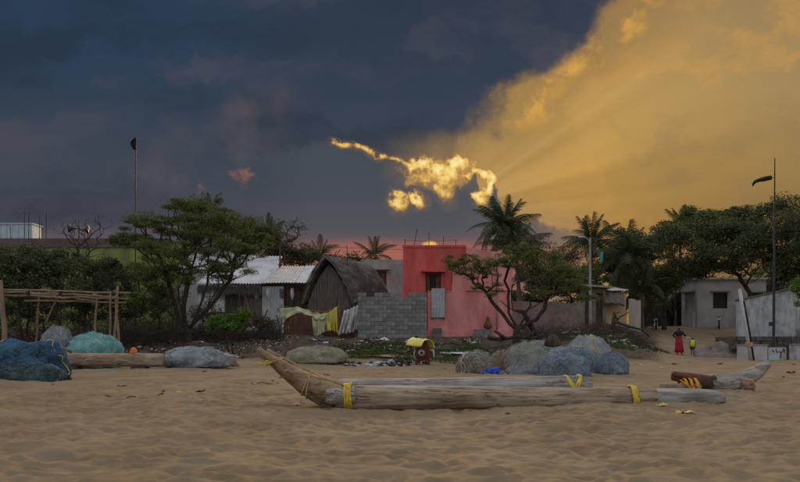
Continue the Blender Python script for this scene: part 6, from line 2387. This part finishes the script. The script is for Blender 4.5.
def litter():
    cols = {'white': mat('litter_white', (0.55, 0.57, 0.60), (0.70, 0.71, 0.73), 6, .7),
            'pale blue': mat('litter_blue', (0.22, 0.33, 0.45), (0.32, 0.44, 0.55), 6, .6),
            'bright blue': MATS['blue_plastic'],
            'dark': mat('litter_dark', (0.03, 0.028, 0.026), (0.06, 0.05, 0.045), 6, .8),
            'yellow': mat('litter_yellow', (0.62, 0.50, 0.06), (0.7, 0.58, 0.12), 6, .6),
            'tan': mat('litter_tan', (0.30, 0.22, 0.14), (0.40, 0.30, 0.2), 6, .85),
            'green': mat('litter_green', (0.10, 0.22, 0.18), (0.16, 0.30, 0.25), 6, .7)}
    protos = {}
    for c, m in cols.items():
        for kd in ('bag', 'sheet'):
            for s in range(2):
                me = scrap_mesh('litter', 300 + s * 7 + len(protos), kd)
                me.materials.append(m)
                protos[(c, kd, s)] = me
    rng = random.Random(9)
    spots = []
    zones = [((345, 408), (27.2, 28.6), 26, ['white', 'white', 'pale blue', 'white', 'dark'], 'below the weedy bank left of the motor', (.5, 1.0)),
             ((350, 425), (31, 36), 34, ['white', 'dark', 'dark', 'pale blue', 'tan'], 'on the dark rubbish bank before the block wall', (.5, 1.2)),
             ((430, 500), (30, 37), 14, ['white', 'tan', 'dark', 'white'], 'on the bank before the pink wall', (.4, .9)),
             ((130, 280), (29, 37), 30, ['white', 'tan', 'white', 'dark'], 'on the dark soil below the acacia and sheds', (.35, .85)),
             ((560, 660), (37, 46), 42, ['white', 'white', 'green', 'green', 'tan', 'dark'], 'on the rubbish mound beside the lane', (.5, 1.2)),
             ((0, 130), (30, 34), 16, ['white', 'dark', 'white'], 'in the brushwood behind the pole rack', (.35, .7)),
             ((285, 350), (34, 39), 12, ['white', 'white', 'tan'], 'in front of the thatched hut', (.4, .9)),
             ((430, 640), (24.5, 27.0), 10, ['white', 'dark', 'tan'], 'on the sand around the net heap', (.3, .6)),
             ((640, 800), (19, 34), 10, ['dark', 'white', 'tan'], 'on the sandy lane at the right', (.3, .7)),
             ((20, 330), (13, 25), 20, ['dark', 'dark', 'tan', 'white'], 'on the open sand at the left', (.22, .5)),
             ((330, 800), (6.5, 10.6), 5, ['dark', 'tan', 'white'], 'on the foreground sand before the raft', (.12, .26))]
    for (pr, yr, n, cs, where, sc) in zones:
        for _ in range(n):
            Y = rng.uniform(*yr)
            x = X(rng.uniform(*pr), Y)
            c = rng.choice(cs)
            kd = rng.choice(('bag', 'sheet'))
            o = bpy.data.objects.new('plastic_scrap', protos[(c, kd, rng.randrange(2))])
            COL.objects.link(o)
            s = rng.uniform(*sc)
            o.location = (x, Y, gs(x, Y) - .02 * s)
            o.rotation_euler = (rng.uniform(-.25, .25), rng.uniform(-.25, .25), rng.uniform(0, 6.3))
            o.scale = (s * rng.uniform(.8, 1.5), s, s * rng.uniform(.7, 1.1))
            nm = {'bag': 'crumpled %s litter' % c, 'sheet': '%s litter scrap' % c}[kd]
            tag(o, '%s %s' % (nm, where), 'litter', '%s %s' % (nm, where))

    def one(label, c, kd, px, py, Y, s, rz=0.0, name='plastic_scrap', cat='litter'):
        o = bpy.data.objects.new(name, protos[(c, kd, 0)])
        COL.objects.link(o)
        x = X(px, Y)
        o.location = (x, Y, gs(x, Y) - .01)
        o.rotation_euler = (0, 0, rz)
        o.scale = s
        tag(o, label, cat)
    one('bright blue plastic bag on the rubbish bank above the motor', 'bright blue', 'bag', 434, 345, 32.8, (1.6, 1.2, 1.7))
    one('small blue bag at the foot of the hut cloths', 'bright blue', 'bag', 320.5, 341, 35, (.9, .9, 1.2))
    one('long white sheet lying on the weeds before the pink wall', 'white', 'sheet', 468, 349, 30.5, (4.2, 1.5, 1.0), .05)
    one('yellow strip lying on the sand below the raft end', 'yellow', 'sheet', 684, 417, 10.2, (.75, .3, .45), .25)
    one('orange scrap on the sand under the raft end', 'yellow', 'bag', 661, 409, 11.0, (.45, .35, .4), .2)
    one('white crumpled wrapper beside the bow on the sand', 'white', 'bag', 295, 407.5, 11.55, (.42, .3, .3), .2)
    one('pale blue flattened bag among the litter by the motor', 'pale blue', 'bag', 388, 365, 28.0, (2.3, 1.4, 1.6), .1)
    one('large tan board lying behind the beige net bundle', 'tan', 'sheet', 368, 357, 29.8, (6.0, 1.0, 1.0), -.12)
    # fine rubbish trodden into the bank: nobody could count it
    for nm, lab, n, ms, zz in (('rubbish', 'fine pale rubbish strewn over the bank and mound', 2600, cols['white'], 1.0), ('debris', 'fine dark debris strewn over the bank and mound', 6500, cols['dark'], 1.2), ('dry_debris', 'fine brown debris strewn over bank and mound', 3500, cols['tan'], 1.0)):
        g2 = np.random.default_rng(len(nm))
        Q = []
        for _ in range(n):
            zone = g2.choice(6, p=(.3, .15, .2, .15, .1, .1))
            (a0, a1), (y0, y1) = (((340, 430), (28, 37)), ((430, 520), (31, 38)), ((545, 660), (36, 48)), ((130, 290), (30, 39)), ((345, 410), (27, 28.6)), ((0, 130), (29, 36)))[zone]
            Y = g2.uniform(y0, y1)
            x = X(g2.uniform(a0, a1), Y)
            if vnoise(np.array([x * .9, Y * .9, 4.0]), 6) < -.15:
                continue
            z = gs(x, Y)
            s = g2.uniform(.02, .085) * zz * (.8 if nm == 'rubbish' else 1.1)
            a = g2.normal(size=3)
            a /= np.linalg.norm(a)
            b = np.cross(a, g2.normal(size=3))
            b /= np.linalg.norm(b)
            c0 = np.array((x, Y, z + s * .4))
            Q.append((c0 - a * s, c0 + b * s * .6, c0 + a * s * g2.uniform(.5, 1), c0 - b * s * .6))
        Q = np.array(Q)
        og = np.array((Q[:, :, 0].mean(), Q[:, :, 1].mean(), Q[:, :, 2].min()))
        o = bpy.data.objects.new(nm, quads_mesh(nm, Q - og, ms, 4))
        COL.objects.link(o)
        o.location = og
        o['kind'] = 'stuff'
        o['label'] = lab
        o['category'] = 'rubbish'
    # dead stump with branches on the mound beside the lane
    Y = 43.5
    x = X(614, Y)
    r = thing('dead_stump', (x, Y, gs(x, Y)), 'dead grey stump with forked branches on the rubbish mound', 'stump')
    b = MB()
    for pts, r0, r1 in ([[(614, 336), (613.5, 322), (614, 312)], .13, .09], [[(614, 324), (620, 317), (627, 313)], .06, .03], [[(617, 319), (615, 314), (620, 312)], .05, .03], [[(616, 322), (630, 327), (642, 330), (650, 337)], .08, .04]):
        b.tube([P(a, c, Y + .1 * i) for i, (a, c) in enumerate(pts)], np.linspace(r0, r1, len(pts)), 8, jit=.02)
    b.build('wood', M_DARKW, r, smooth=True)
    # heap of earth beside the low wall
    b, _ = blob_mesh((X(727, 41), 41, gs(X(727, 41), 41) - .25), 1.6, 1.3, .75, 51, .3, .1, 48, 24, 1, .2)
    tag(b.build('rubble_heap', M_EARTHW, smooth=True), 'dark heap of earth and rubble left of the low white wall', 'rubble')
    # dark twig scraps on the sand
    for k, (px, py, Y) in enumerate(((268, 383, 18), (262, 386, 17.4), (120, 400, 13))):
        x = X(px, Y)
        b = MB()
        t = np.linspace(0, 1, 7)
        b.tube([(x + (q - .5) * .5, Y + .05 * math.sin(q * 5 + k), gs(x + (q - .5) * .5, Y + .05 * math.sin(q * 5 + k)) + .012 + .02 * math.sin(q * 7 + k)) for q in t], .009, 5)
        tag(b.build('twig', M_DARKW), ('dark bent twig on the sand left of the bow', 'thin dark twig just below the bent twig', 'dark twig alone on the left sand')[k], 'twig')


litter()
